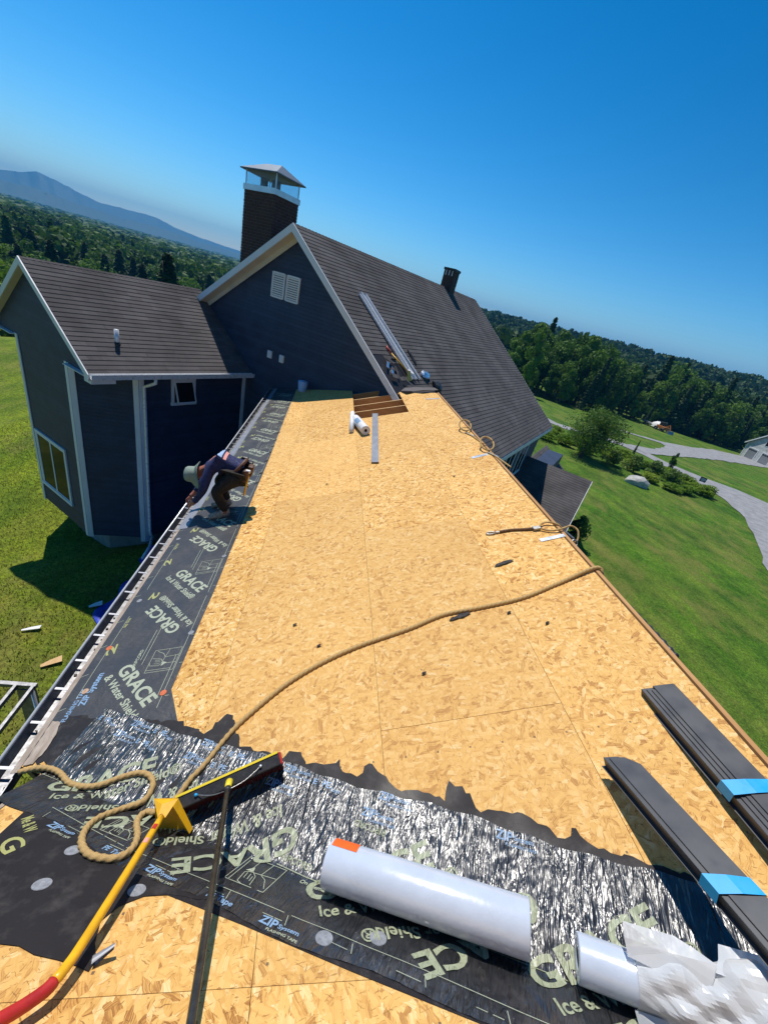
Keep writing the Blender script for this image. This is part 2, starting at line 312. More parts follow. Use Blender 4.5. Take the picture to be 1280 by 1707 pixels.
# ------------------------------------------------------------------ terrain
def sstep(a, b, x):
    t = np.clip((x - a) / (b - a), 0, 1); return t * t * (3 - 2 * t)
def T(x, y):
    x = np.asarray(x, float); y = np.asarray(y, float)
    q = .77 * x + .64 * y - 50; zr = -.6 - .0175 * (q + np.sqrt(q * q + 100))
    zr = zr + 30 * sstep(170, 520, .77 * x + .64 * y) + 40 * sstep(500, 1500, .77 * x + .64 * y)
    ql = -.75 * x + .66 * y; zl = -1.3 * sstep(9.6, 13.8, -.745 * x + .667 * y) * (1 - sstep(-4.6, -3.6, x)) - 12.2 * sstep(40, 80, ql) + .25 * np.sin(x * .21) * np.cos(y * .17) * sstep(14, 25, ql)
    k = sstep(-2, 9, x); return zl * (1 - k) + zr * k
def Tz(x, y): return float(T(x, y))
def grass_mat():
    m = mat('lawn_grass', (.06, .12, .02), .9, 0, .15); t = NT(m); p = t.pos()
    a = t.noise(p, .22, 4, .6); b = t.noise(p, 1.5, 5, .65); f = t.noise(t.map(p, scale=(1, 1, 1)), 26, 3, .7); mo = t.noise(t.map(p, scale=(.9, .12, 1), rot=(0, 0, .9)), 1.3, 2)
    c = t.ramp(b, [(.3, (.042, .110, .008)), (.55, (.076, .180, .012)), (.75, (.125, .22, .022))])
    c = t.mix(t.ramp(a, [(.42, (0,) * 3), (.62, (.6,) * 3)]), c, (.125, .165, .03)); c = t.mix(t.ramp(mo, [(.4, (0,) * 3), (.62, (.35,) * 3)]), c, (.045, .105, .012))
    sx = t.new('SeparateXYZ'); t.l(p, sx.inputs[0])
    ln = t.math('MULTIPLY', t.math('LESS_THAN', sx.outputs[0], 0.0), t.ramp(t.math('DIVIDE', sx.outputs[1], 40.0), [(.16, (1,) * 3), (.40, (0,) * 3)]))
    dry = t.math('MULTIPLY', t.ramp(t.noise(p, .9, 5, .7), [(.44, (0,) * 3), (.60, (1,) * 3)]), ln)
    c = t.mix(t.math('MULTIPLY', dry, .85), c, (.20, .135, .06)); lf = t.ramp(t.math('MULTIPLY', sx.outputs[0], -.1), [(0, (0,) * 3), (.5, (.55,) * 3)]); c = t.mix(lf, c, (.21, .26, .016)); c = t.mix(t.math('MULTIPLY', ln, .25), c, (.075, .085, .02))
    pt = t.ramp(t.noise(t.map(p, scale=(1, .45, 1), rot=(0, 0, .6)), .55, 6, .7), [(.38, (.62, .72, .6)), (.62, (1.5, 1.3, 1.15))]); c = t.mix(.9, c, pt, 'MULTIPLY'); c = t.mix(.8, c, t.ramp(t.noise(p, 5.5, 4, .75), [(.3, (.6,) * 3), (.7, (1.4,) * 3)]), 'MULTIPLY'); c = t.mix(.75, c, t.ramp(f, [(.3, (.45,) * 3), (.7, (1.35,) * 3)]), 'MULTIPLY')
    dr = t.ramp(t.noise(t.map(p, scale=(1, .6, 1), rot=(0, 0, -.5)), .42, 6, .75), [(.50, (0,) * 3), (.64, (.65,) * 3)]); c = t.mix(dr, c, (.19, .185, .045)); c = t.mix(.7, c, t.ramp(t.noise(p, 11, 4, .8), [(.32, (.5,) * 3), (.68, (1.5,) * 3)]), 'MULTIPLY')
    t.col(c); t.bump(t.math('ADD', f, t.math('MULTIPLY', b, .6)), .8, .05); return m
M['grass'] = grass_mat()
def gravel_mat():
    m = mat('gravel_drive', (.3, .3, .31), .92, 0, .2); t = NT(m); p = t.pos()
    c = t.ramp(t.noise(p, 1.3, 5, .65), [(.3, (.22, .22, .225)), (.7, (.36, .36, .365))]); c = t.mix(.6, c, t.ramp(t.noise(p, 18, 3, .7), [(.3, (.7,) * 3), (.7, (1.2,) * 3)]), 'MULTIPLY')
    t.col(c); t.bump(t.noise(p, 30, 3), .6, .03); return m
M['gravel'] = gravel_mat()
na = 256; rings = np.concatenate([[0.5], np.geomspace(4, 7000, 110)]); th = np.linspace(0, 2 * np.pi, na, endpoint=False)
gx = (rings[:, None] * np.sin(th)).ravel(); gy = (rings[:, None] * np.cos(th)).ravel(); gzv = T(gx, gy)
i = np.arange(len(rings) - 1)[:, None] * na; j = np.arange(na)[None]; j2 = (j + 1) % na
F = np.stack([i + j, i + na + j, i + na + j2, i + j2], -1).reshape(-1, 4)[:, ::-1]
ground = link('ground', npmesh('ground', np.stack([gx, gy, gzv], 1), F, M['grass'], True)); tag(ground, 'wide green lawn sloping away around the house', 'lawn', kind='structure')
def drape(name, poly, m, lift=.05, label=None, cat=None):
    from mathutils.geometry import delaunay_2d_cdt
    n_ = len(poly); cv, _, cf, *_r = delaunay_2d_cdt([Vector(q) for q in poly], [(i_, (i_ + 1) % n_) for i_ in range(n_)], [], 1, 1e-4); bm = bmesh.new(); bv = [bm.verts.new((q.x, q.y, 0)) for q in cv]
    for f in cf: bm.faces.new([bv[i_] for i_ in f])
    bmesh.ops.subdivide_edges(bm, edges=bm.edges, cuts=3, use_grid_fill=True)
    for v in bm.verts: v.co.z = Tz(v.co.x, v.co.y) + lift
    bmesh.ops.recalc_face_normals(bm, faces=bm.faces)
    if sum(f.normal.z for f in bm.faces) < 0: bmesh.ops.reverse_faces(bm, faces=bm.faces)
    me = bpy.data.meshes.new(name); bm.to_mesh(me); bm.free(); me.materials.append(m); o = link(name, me); return tag(o, label, cat, kind='structure')

# ------------------------------------------------------------------ the house
house = empty('house', (0, 6, 0)); tag(house, 'dark navy house with shingled gables, its low wing roof stripped to bare sheathing', 'house')
RZ, RV, TR, TL = 1.13, -9.24, .7536, .656
def zr(v): return RZ - TR * (v - RV)
def zl(v): return RZ - TL * (RV - v)
def hprism(pts, du, u0):   # polygon in (v,z) extruded along u
    return [H(u0, v, z) for v, z in pts], HU * du
wall = MB(); wall.prism(*hprism([(-15.38, -8.7), (-15.38, zl(-15.38) - .16), (RV, RZ - .2), (-3.1, zr(-3.1) - .16), (-3.1, -9.6)], 13.4, 9.6)); wall_o = wall.build('gable_wall', M['siding'], house)
# roofs as slabs
def slab(pts, nrm, th): b = MB(); b.prism(pts, Vector(nrm) * -th); return b
NR = (HV * TR + HZ).normalized(); NL_ = (-HV * TL + HZ).normalized()
EV = -2.75; U0, U1 = 9.3, 23.3
main_roof = slab([H(U0, RV, RZ), H(U1, RV, RZ), H(U1, EV, zr(EV)), H(U0, EV, zr(EV))], NR, .12).build('main_roof', M['shingle'], house)
far_roof = slab([H(U0, RV, RZ - .004), H(U1, RV, RZ - .004), H(U1, -15.7, zl(-15.7)), H(U0, -15.7, zl(-15.7))], NL_, .12).build('far_roof_slope', M['shingle'], house)
# rake boards and soffits of the gable
def rake(u, v0, z0, v1, z1, depth=.2, th=.035, name='rake_board', m='white'):
    b = MB(); b.prism([H(u, v0, z0), H(u, v1, z1), H(u, v1, z1 - depth), H(u, v0, z0 - depth)], -HU * th); return b.build(name, M[m], house)
rake(U0 - .003, RV, RZ + .01, EV, zr(EV) + .01); rake(U0 - .004, RV, RZ + .01, -15.7, zl(-15.7) + .01)
rake(U1 + .04, RV, RZ + .01, EV, zr(EV) + .01)
for v0, z0, v1, z1 in ((RV, RZ - .17, EV, zr(EV) - .17), (RV, RZ - .17, -15.7, zl(-15.7) - .17)):
    b = MB(); b.prism([H(9.302, v0, z0), H(9.302, v1, z1), H(9.598, v1, z1), H(9.598, v0, z0)], (0, 0, -.02)); b.build('rake_soffit', M['soffit'], house)
    b = MB(); b.prism([H(9.575, v0, z0 - .02), H(9.575, v1, z1 - .02), H(9.575, v1, z1 - .17), H(9.575, v0, z0 - .17)], -HU * .02); b.build('frieze_board', M['soffit'], house)
b = MB(); b.prism([H(U0, EV - .02, zr(EV) - .02), H(U1, EV - .02, zr(EV) - .02), H(U1, EV - .02, zr(EV) - .2), H(U0, EV - .02, zr(EV) - .2)], HV * .05); b.build('eave_fascia', M['white'], house)
b = MB(); b.prism([H(9.7, -3.09, -3.95), H(U1, -3.09, -3.95), H(U1, EV - .02, -3.95), H(9.7, EV - .02, -3.95)], (0, 0, .02)); b.build('eave_soffit', M['soffit'], house)

# --- shingle strips
def strip_mesh(seed, mt):
    rr = random.Random(seed); V = []; F = []; A = []
    for k in range(3):
        x0, x1 = k / 3 + .0003, (k + 1) / 3 - .0003; t = .016; ya = 0; q = len(V)
        V += [(x0, ya, .001), (x1, ya, .001), (x1, .165, -.004), (x0, .165, -.004), (x0, ya, t), (x1, ya, t), (x1, .165, .003), (x0, .165, .003)]
        for f in ((4, 5, 6, 7), (0, 1, 5, 4), (1, 2, 6, 5), (3, 0, 4, 7)): F.append([i + q for i in f]); A.append(0)
        a = rr.random() * .5; A[-4:] = [a] * 4
    return npmesh('shingle', np.array(V), np.array(F), mt, False, np.array(A)), np.array(V), np.array(F), np.array(A)
SH = [strip_mesh(i, M['shingle']) for i in range(7)]
ALLSH = []
def shingles(part, O, ea, eu, en, length, height, skip=None, expo=.14):
    n = int(height / expo)
    for i in range(n + 1):
        y = i * expo; hs = min(1, (height - y) / .16); x = -random.choice((0, 1 / 6, 1 / 3, .5, 2 / 3))
        if hs < .3: continue
        while x < length:
            a, e = max(x, 0), min(x + 1, length)
            if e - a > .05 and not (skip and skip((a + e) / 2, y)):
                c = O + ea * a + eu * y
                ALLSH.append((part, c, ea, eu, en, e - a, hs, random.randrange(7), random.uniform(-.004, .004)))
            x += 1
eu_r = (-HV + HZ * TR).normalized()
def tornskip(x, y):  # torn-back corner beside the new deck, where the old courses were ripped off
    s_top = 8.13 - y  # distance below ridge
    return x < 1.15 and 4.15 < s_top < 6.6 and x < 1.15 - .18 * abs(s_top - 5.2)
shingles(main_roof, H(U0, EV, zr(EV)) + NR * .003, HU, eu_r, NR, U1 - U0, math.hypot(6.49, RZ - zr(EV)), tornskip)
LR, LZ, LE, LEZ = -13.43, -1.22, -10.64, -3.2; LT = (LZ - LEZ) / (LE - LR); LU = 4.75
NLR = (HV * LT + HZ).normalized(); eu_l = (-HV + HZ * LT).normalized()
wing_roof = slab([H(LU, LR, LZ), H(9.62, LR, LZ), H(9.62, LE, LEZ), H(LU, LE, LEZ)], NLR, .1).build('wing_roof', M['shingle'], house)
NLL = (-HV * LT + HZ).normalized()
slab([H(LU, LR, LZ - .004), H(9.62, LR, LZ - .004), H(9.62, 2 * LR - LE, LEZ), H(LU, 2 * LR - LE, LEZ)], NLL, .1).build('wing_far_slope', M['shingle'], house)
shingles(wing_roof, H(LU, LE, LEZ) + NLR * .003, HU, eu_l, NLR, 9.6 - LU, math.hypot(LR - LE, LZ - LEZ))
# entry porch roof on the far side
PU, PZ = 21.65, -5.32; PT = .7536; NP = (-HU * PT + HZ).normalized(); NP2 = (HU * PT + HZ).normalized()
porch_roof = slab([H(PU, -3.1, PZ), H(PU, .26, PZ), H(PU - 2.9, .26, PZ - 2.9 * PT), H(PU - 2.9, -3.1, PZ - 2.9 * PT)], NP, .1).build('porch_roof', M['shingle'], house)
slab([H(PU, -3.1, PZ - .004), H(PU, .26, PZ - .004), H(PU + 2.9, .26, PZ - 2.9 * PT), H(PU + 2.9, -3.1, PZ - 2.9 * PT)], NP2, .1).build('porch_far_slope', M['shingle'], house)
shingles(porch_roof, H(PU - 2.9, -3.1, PZ - 2.9 * PT) + NP * .003, HV, (HU + HZ * PT).normalized(), NP, 3.36, 2.9 * math.hypot(1, PT))
b = MB(); b.prism([H(PU - 2.6, .2, -7.6), H(PU + 2.6, .2, -7.6), H(PU, .2, PZ - .15)], -HV * .1); b.build('porch_gable', M['siding'], house)
for du in (-2.5, 2.5):
    b = MB(); b.box(H(PU + du, .1, -8.4), HU * .07, HV * .07, HZ * .95); b.build('porch_post', M['white'], house)
b = MB(); b.prism([H(PU - 2.95, .29, PZ - 2.95 * PT + .01), H(PU, .29, PZ + .01), H(PU + 2.95, .29, PZ - 2.95 * PT + .01), H(PU + 2.95, .29, PZ - 2.95 * PT - .14), H(PU, .29, PZ - .17), H(PU - 2.95, .29, PZ - 2.95 * PT - .14)], -HV * .03); b.build('porch_rake_board', M['white'], house)
# shed roof running on along the wall behind the porch
shed_o = slab([H(22.9, -3.1, -5.65), H(27.5, -3.1, -5.65), H(27.5, -1.5, -6.7), H(22.9, -1.5, -6.7)], (HV * .656 + HZ).normalized(), .1).build('shed_roof', M['shingle'], house)
shingles(shed_o, H(22.9, -1.5, -6.7) + HZ * .004, HU, (-HV * 1.6 + HZ * 1.05).normalized(), (HV * .656 + HZ).normalized(), 4.6, 1.9)
b = MB(); b.prism([H(22.95, -3.2, -9.4), H(27.3, -3.2, -9.4), H(27.3, -3.2, -5.8), H(22.95, -3.2, -5.8)], HV * 1.3); b.build('shed_wall', M['siding'], house)
# ridge caps, each a folded piece
def ridge_caps(part, A, B, n1, n2, step=.145, lift=.012):
    d = (B - A).normalized(); L = (B - A).length; s1 = d.cross(n1).normalized(); s2 = -d.cross(n2).normalized()
    if s1.z > 0: s1 = -s1
    if s2.z > 0: s2 = -s2
    mb = MB()
    for i in range(int(L / step)):
        a = A + d * (i * step); e = a + d * (step + .03); k = lift + .006; t = lift
        vs = [a + HZ * k, e + HZ * (t - .004), a + s1 * .15 + n1 * k, e + s1 * .15 + n1 * (t - .004), a + s2 * .15 + n2 * k, e + s2 * .15 + n2 * (t - .004)]
        mb.add(vs, [(0, 1, 3, 2), (1, 0, 4, 5), (0, 2, 2 + 0, 4)[:3]])
    return mb
def caps_build(mb, part):
    o = mb.build('ridge_cap_row', M['shingle'], part); o['kind'] = 'stuff'
caps_build(ridge_caps(main_roof, H(U0, RV, RZ), H(U1, RV, RZ), NR, NL_), main_roof)
caps_build(ridge_caps(wing_roof, H(LU, LR, LZ), H(9.6, LR, LZ), NLR, NLL), wing_roof)
caps_build(ridge_caps(porch_roof, H(PU, -3.1, PZ), H(PU, .26, PZ), NP, NP2), porch_roof)
# link strips: the 300 nearest as pieces, the rest joined per roof
EYE = Vector((0, 0, CAMZ)); ALLSH.sort(key=lambda q: (q[1] - EYE).length)
rest = {}
for k, (part, c, ea, eu, en, ln, hs, var, dx) in enumerate(ALLSH):
    Mx = Matrix(((ea.x * ln, eu.x * hs, en.x, c.x + ea.x * dx), (ea.y * ln, eu.y * hs, en.y, c.y + ea.y * dx), (ea.z * ln, eu.z * hs, en.z, c.z + ea.z * dx), (0, 0, 0, 1)))
    if k < 300:
        o = bpy.data.objects.new('shingle', SH[var][0]); COL.objects.link(o); o.parent = part
        pw = Vector(house.location) + Vector(part.location); Mx2 = Mx.copy(); Mx2.translation -= pw; o.matrix_basis = Mx2
    else: rest.setdefault(part.name, (part, []))[1].append((np.array(Mx), var))
for nm, (part, lst) in rest.items():
    V = []; F = []; A = []; n = 0; pw = np.array(Vector(house.location) + Vector(part.location))
    for Mx, var in lst:
        v = SH[var][1] @ Mx[:3, :3].T + Mx[:3, 3] - pw; V.append(v); F.append(SH[var][2] + n); A.append((SH[var][3] + random.random()) % 1); n += len(v)
    o = bpy.data.objects.new('shingle_courses', npmesh('shingle_courses', np.concatenate(V), np.concatenate(F), M['shingle'], False, np.concatenate(A))); COL.objects.link(o); o.parent = part; o['kind'] = 'stuff'

# --- left wing walls: chamfered end under a square roof
plan = [(9.62, -10.95), (6.05, -10.95), (4.9, -12.0), (4.9, -14.85), (6.05, -15.9), (9.62, -15.9)]
b = MB(); b.prism([H(u, v, -8.55) for u, v in plan], (0, 0, 8.55 - 3.27)); b.build('wing_wall', M['siding'], house)
b = MB(); b.prism([H(u, v, -10.6) for u, v in ((9.62, -11.4), (6.4, -11.4), (5.6, -12.3), (5.6, -14.5), (6.4, -15.4), (9.62, -15.4))], (0, 0, 2.1)); b.build('foundation', M['concrete'], house)
b = MB(); b.prism([H(4.897, -10.75, -3.3), H(4.897, -10.75, -3.25), H(4.897, LR, LZ - .16), H(4.897, 2 * LR + 10.75, -3.25), H(4.897, 2 * LR + 10.75, -3.3)], HU * 4.6); b.build('wing_gable', M['siding'], house)
for sg in (1, -1):
    b = MB(); b.prism([H(u_, LR + sg * (v_ - LR), -3.305) for u_, v_ in ((LU + .03, LE - .03), (9.6, LE - .03), (9.6, -10.96), (6.05, -10.96), (4.92, -11.99), (LU + .03, -11.99))], (0, 0, -.02)); b.build('wing_soffit', M['white'], house)
for sg in (1, -1):
    v1 = LR + sg * (LE - LR)
    b = MB(); b.prism([H(LU - .003, LR, LZ + .01), H(LU - .003, v1, LEZ + .01), H(LU - .003, v1, LEZ - .15), H(LU - .003, LR, LZ - .17)], -HU * .03); b.build('wing_rake_board', M['white'], house)
    b = MB(); b.prism([H(LU, LR, LZ - .15), H(LU, v1, LEZ - .13), H(4.95, v1, LEZ - .13), H(4.95, LR, LZ - .15)], (0, 0, -.015)); b.build('wing_rake_soffit', M['soffit'], house)
    b = MB(); b.prism([H(LU + .02, v1 - sg * .30, -3.42), H(LU + .02, v1 + sg * .02, -3.42), H(LU + .02, v1 + sg * .02, -3.215), H(LU + .02, v1 - sg * .30, -3.06)], HU * .55); b.build('eave_return', M['white'], house)
def cboard(u, v, z0, z1, dirs, wd=.13):
    b = MB()
    for k, d in enumerate(dirs):
        d = d.normalized(); nn = Vector((d.y, -d.x, 0)); ctr = H(4.9 if 0 else 7.5, LR, 0)
        if nn.dot(H(u, v, 0) - ctr) < 0: nn = -nn
        b.prism([H(u, v, z0) + nn * (.004 + .002 * k), H(u, v, z0) + nn * (.004 + .002 * k) + d * wd, H(u, v, z1) + nn * (.004 + .002 * k) + d * wd, H(u, v, z1) + nn * (.004 + .002 * k)], nn * .022)
    return b.build('corner_board', M['white'], house)
ch = (H(6.05, -10.95, 0) - H(4.9, -12, 0)); ch2 = (H(6.05, -15.9, 0) - H(4.9, -14.85, 0))
cboard(4.9, -12.0, -8.6, -3.28, [-HV, ch]); cboard(4.9, -14.85, -8.6, -3.28, [HV, ch2]); cboard(6.05, -10.95, -8.7, -3.28, [-ch, HU]); cboard(9.6, -10.95, -8.7, -3.28, [-HU], .12)
# wing gutter + downspout
g = MB(); gp = [(LE + .0, -3.17), (LE + .02, -3.30), (LE + .11, -3.30), (LE + .13, -3.17), (LE + .12, -3.17), (LE + .10, -3.285), (LE + .03, -3.285), (LE + .012, -3.17)]
g.prism([H(LU, v, z) for v, z in gp], HU * 4.85); g.build('wing_gutter', M['alu'], house)
d = MB(); d.tube([H(6.3, LE + .06, -3.3), H(6.3, LE + .06, -3.42), H(6.22, LE - .1, -3.52), H(6.16, -10.88, -3.6), H(6.16, -10.88, -4.2), H(6.16, -10.88, -8.3), H(6.14, -10.8, -8.42)], .045, 8); d.build('downspout', M['alu'], house, True)
d = MB(); d.tube([H(6.16, -10.75, -8.43), H(5.8, -10.3, -8.44), H(5.35, -9.9, -8.45)], .045, 8); tag(d.build('drain_extension', M['alu'], None, True), 'white downspout extension lying on the shaded grass below the wing', 'drain pipe')
# vent pipe on the wing roof
vb = H(5.82, -11.42, -2.745)
vp = empty('plumbing_vent'); vp.location = vb; vp.parent = None
pipe_l = vb
b = MB(); b.tube([vb - HZ * .05, vb + HZ * .45], .055, 16); vo = b.build('vent_pipe', M['alu'], house, True)
b = MB(); b.tube([vb + HZ * .0, vb + HZ * .15], [.10, .064], 16); b.build('vent_boot', M['black'], house, True)
b = MB(); b.box(vb + NLR * .030, HU * .17, eu_l * .19, NLR * .003); b.build('vent_flashing', M['alu'], house)
bpy.data.objects.remove(vp)

# --- windows
def window(ctr, ex, ez, nn, wd, ht, cols=1, rows=1, tilt=0, trim=.09, name='window'):
    """trim frame proud of the wall, panes as sub-parts"""
    f = MB(); k = trim
    f.box(ctr + ez * (ht / 2 + k / 2) + nn * .02, ex * (wd / 2 + k), ez * (k / 2), nn * .022); f.box(ctr - ez * (ht / 2 + k / 2) + nn * .026, ex * (wd / 2 + k + .02), ez * (k / 2), nn * .03)
    for s in (-1, 1): f.box(ctr + ex * s * (wd / 2 + k / 2) + nn * .018, ex * (k / 2), ez * (ht / 2), nn * .02)
    fo = f.build(name, M['white'], house)
    b = MB(); b.box(ctr + nn * .004, ex * (wd / 2), ez * (ht / 2), nn * .004); b.build('window_recess', M['black'], fo)
    for c in range(cols):
        for r in range(rows):
            pw, ph = wd / cols, ht / rows; pc = ctr + ex * (-wd / 2 + pw * (c + .5)) + ez * (-ht / 2 + ph * (r + .5)) + nn * .016
            if tilt:
                ez2 = (ez * math.cos(tilt) - nn * math.sin(tilt)); n2 = (nn * math.cos(tilt) + ez * math.sin(tilt)); pc = ctr + ez * (ht / 2) - ez2 * (ht / 2) + nn * .03
            else: ez2, n2 = ez, nn
            s_ = MB(); q = .035
            s_.box(pc + ez2 * (ph / 2 - q / 2), ex * (pw / 2), ez2 * (q / 2), n2 * .016); s_.box(pc - ez2 * (ph / 2 - q / 2), ex * (pw / 2), ez2 * (q / 2), n2 * .016)
            for sg in (-1, 1): s_.box(pc + ex * sg * (pw / 2 - q / 2), ex * (q / 2), ez2 * (ph / 2 - q), n2 * .016)
            s_.build('sash', M['white'], fo)
            b = MB(); b.box(pc, ex * (pw / 2 - q), ez2 * (ph / 2 - q), n2 * .004); b.build('pane', M['glass'], fo)
    return fo
window(H(7.345, -10.95, -3.80), HU, HZ, HV, .60, .62, tilt=R(16), trim=.08)
window(H(4.9, -13.7, -6.95), HV, HZ, -HU, 1.66, 1.72, cols=2, rows=1)
for uc, wd in ((14.75, 1.0), (17.3, 1.5), (19.75, 1.5)): window(H(uc, -3.1, -5.1), HU, HZ, HV, wd, 1.5, cols=2)
# louvres
for v0 in (-9.86, -9.28):
    c0 = H(9.6, v0, -.41); f = MB()
    for s in (-1, 1): f.box(c0 + HV * s * .235 - HU * .015, HV * .025, HZ * .33, HU * .018); f.box(c0 + HZ * s * .315 - HU * .015, HV * .21, HZ * .025, HU * .017)
    fo = f.build('louvre', M['white'], house)
    b = MB(); b.box(c0 - HU * .004, HV * .21, HZ * .29, HU * .003); b.build('louvre_backing', M['charcoal'], fo)
    for k in range(10):
        b = MB(); zc = -.26 + k * .058; b.box(c0 + HZ * zc - HU * .014, HV * .21, HZ * .016, (HU * .010 - HZ * .006)); b.build('slat', M['white'], fo)
for v0 in (-9.9, -9.38):
    c0 = H(9.6, v0, -2.37); b = MB(); b.box(c0 - HU * .03, HV * .085, HZ * .11, HU * .03); o = b.build('wall_vent', M['white'], house, bevel=.008)
    b = MB()
    for k in range(3): b.box(c0 - HU * .066 + HZ * (.05 - .05 * k), HV * .07, HZ * .012, HU * .008)
    b.build('vent_flap', M['white'], o)

M['cap_metal'] = simple('blued_metal', (.10, .14, .19), .5, .15, 4, metal=.2)
# --- brick chimney with glazed metal cap
c_u0, c_u1, c_v0, c_v1 = 10.0, 10.95, -12.05, -10.77
core = MB(); core.prism([H(c_u0 + .012, c_v0 + .012, -1.6), H(c_u1 - .012, c_v0 + .012, -1.6), H(c_u1 - .012, c_v1 - .012, -1.6), H(c_u0 + .012, c_v1 - .012, -1.6)], (0, 0, 3.4)); chim = core.build('chimney', M['mortar'], house)
bk = MB(); bl, bh, gap = .2, .066, .011; rb = random.Random(3)
brick_objs = []
for side in range(4):
    A, Bv = [(H(c_u0, c_v0, 0), H(c_u0, c_v1, 0)), (H(c_u0, c_v1, 0), H(c_u1, c_v1, 0)), (H(c_u1, c_v1, 0), H(c_u1, c_v0, 0)), (H(c_u1, c_v0, 0), H(c_u0, c_v0, 0))][side]
    d = (Bv - A).normalized(); L = (Bv - A).length; nn = Vector((d.y, -d.x, 0))
    if nn.dot((A + Bv) / 2 - H((c_u0 + c_u1) / 2, (c_v0 + c_v1) / 2, 0)) < 0: nn = -nn
    z = -1.5; r = 0
    while z < 1.74:
        x = -(bl + gap) / 2 if (r + side) % 2 else 0
        while x < L - .02:
            a, e = max(x, 0), min(x + bl, L)
            if e - a > .03:
                pr = rb.uniform(-.003, .004); bk.box(A + d * ((a + e) / 2) + HZ * (z + bh / 2) + nn * (-.03 + pr), d * ((e - a) / 2), nn * .034, HZ * (bh / 2))
            x += bl + gap
        z += bh + gap; r += 1
bo = bk.build('brickwork', M['brick'], chim); bo['kind'] = 'stuff'
cc = H((c_u0 + c_u1) / 2, (c_v0 + c_v1) / 2, 0); hu, hv = (c_u1 - c_u0) / 2, (c_v1 - c_v0) / 2
b = MB(); b.box(cc + HZ * 1.87, HU * (hu + .03), HV * (hv + .03), HZ * .07); cap = b.build('chimney_cap', M['galv'], house)
for s1 in (-1, 1):
    for s2 in (-1, 1):
        b = MB(); b.box(cc + HU * s1 * (hu - .02) + HV * s2 * (hv - .02) + HZ * 2.12, HU * .012, HV * .012, HZ * .18); b.build('cap_post', M['galv'], cap)
for s1 in (-1, 1):
    b = MB(); b.box(cc + HU * s1 * (hu - .02) + HZ * 2.12, HU * .003, HV * (hv - .035), HZ * .178); b.build('cap_pane', M['clear'], cap)
    b = MB(); b.box(cc + HV * s1 * (hv - .02) + HZ * 2.12, HV * .003, HU * (hu - .035), HZ * .178); b.build('cap_pane', M['clear'], cap)
for k, (du, dv) in enumerate(((-.1, -.25), (-.05, .22), (.1, 0))):
    b = MB(); b.tube([cc + HU * du + HV * dv + HZ * 1.9, cc + HU * du + HV * dv + HZ * 2.2], .11, 12); b.build('flue', M['gutter_in'], cap, True)
q = [cc + HU * s1 * (hu + .11) + HV * s2 * (hv + .11) + HZ * 2.30 for s1, s2 in ((-1, -1), (1, -1), (1, 1), (-1, 1))]; t_ = [cc + HV * s * .3 + HZ * 2.58 for s in (-1, 1)]
b = MB(); b.add(q + t_ + [p - HZ * .03 for p in q] + [p - HZ * .04 for p in t_], [(0, 4, 1), (1, 4, 5, 2), (2, 5, 3), (3, 5, 4, 0), (6, 7, 10), (7, 8, 11, 10), (8, 9, 11), (9, 6, 10, 11), (0, 1, 7, 6), (1, 2, 8, 7), (2, 3, 9, 8), (3, 0, 6, 9)]); b.build('cap_roof', M['cap_metal'], cap)
# stove chimney on the far ridge
sc = H(19.5, RV, 0); b = MB(); b.box(sc + HZ * 1.35, HU * .27, HV * .27, HZ * .55); st = b.build('ridge_chimney', M['brick'], house)
b = MB(); b.box(sc + HZ * 1.87, HU * .30, HV * .30, HZ * .05); b.build('chimney_crown', M['black'], st)
for k in (-1, 0, 1):
    b = MB(); b.box(sc + HZ * 1.72 + HV * k * .16 - HU * .272, HV * .02, HU * .004, HZ * .1); b.build('crown_slot', M['white'], st)

# ------------------------------------------------------------------ low wing being re-roofed: bodies and decks
def gy_(x): return (9.57 - x * SU) / CU          # y where the house gable wall stands at x
b = MB(); sec = [(-1.42, -.3), (-1.42, 4.85), (2.70, 6.33), (5.6, 3.9), (5.6, -1.2)]
vs = [Vector((x, 1.3, z)) for x, z in sec] + [Vector((x, gy_(x), z)) for x, z in sec]; n = 5
b.add(vs, [(4, 3, 2, 1, 0), (5, 6, 7, 8, 9)] + [(i, (i + 1) % n, n + (i + 1) % n, n + i) for i in range(n)]); b.build('low_wing_wall', M['siding'], house)
b = MB(); b.prism([Vector((-1.2, y, z)) for y, z in ((1.25, -.3), (1.25, 5.2), (-4.2, 9.75), (-9.5, 5.4), (-9.5, -.3))], (6.2, 0, 0)); b.build('steep_wing_wall', M['siding'], house)
# decks: frame pieces are the parts, sheathing panels their pieces
fr = MB(); fr.bar(p1(-1.60, 1.72, -.11), p1(-1.60, gy_(-1.60), -.11), N1.cross(Vector((0, 1, 0))) * .03, N1 * .18); deck = fr.build('eave_fascia', M['edge_wood'], house)
def panel(part, poly, pf, m, th=.0115, e=0):
    if len(poly) < 3: return
    vs = [pf(x, y, e) for x, y in poly]; b = MB(); nrm = N1 if pf is p1 or pf is p1s else N2
    b.prism(vs, nrm * -th, [(x, y) for x, y in poly]); return b.build('sheathing_panel', m, part)
def deck_clip(poly):      # in (s,y) on the low deck
    poly = clip(poly, -.4456 * CS, -1, -(VY + .4456 * VX)) if len(poly) > 2 else poly      # y >= valley
    poly = clip(poly, SU * CS, CU, 9.52) if len(poly) > 2 else poly
    return poly
G_ = .0012
rows = [(-1.735, -.449, 3.96), (-.449, .775, 5.15), (.775, 1.99, 4.0), (1.99, 2.885, 5.19)]
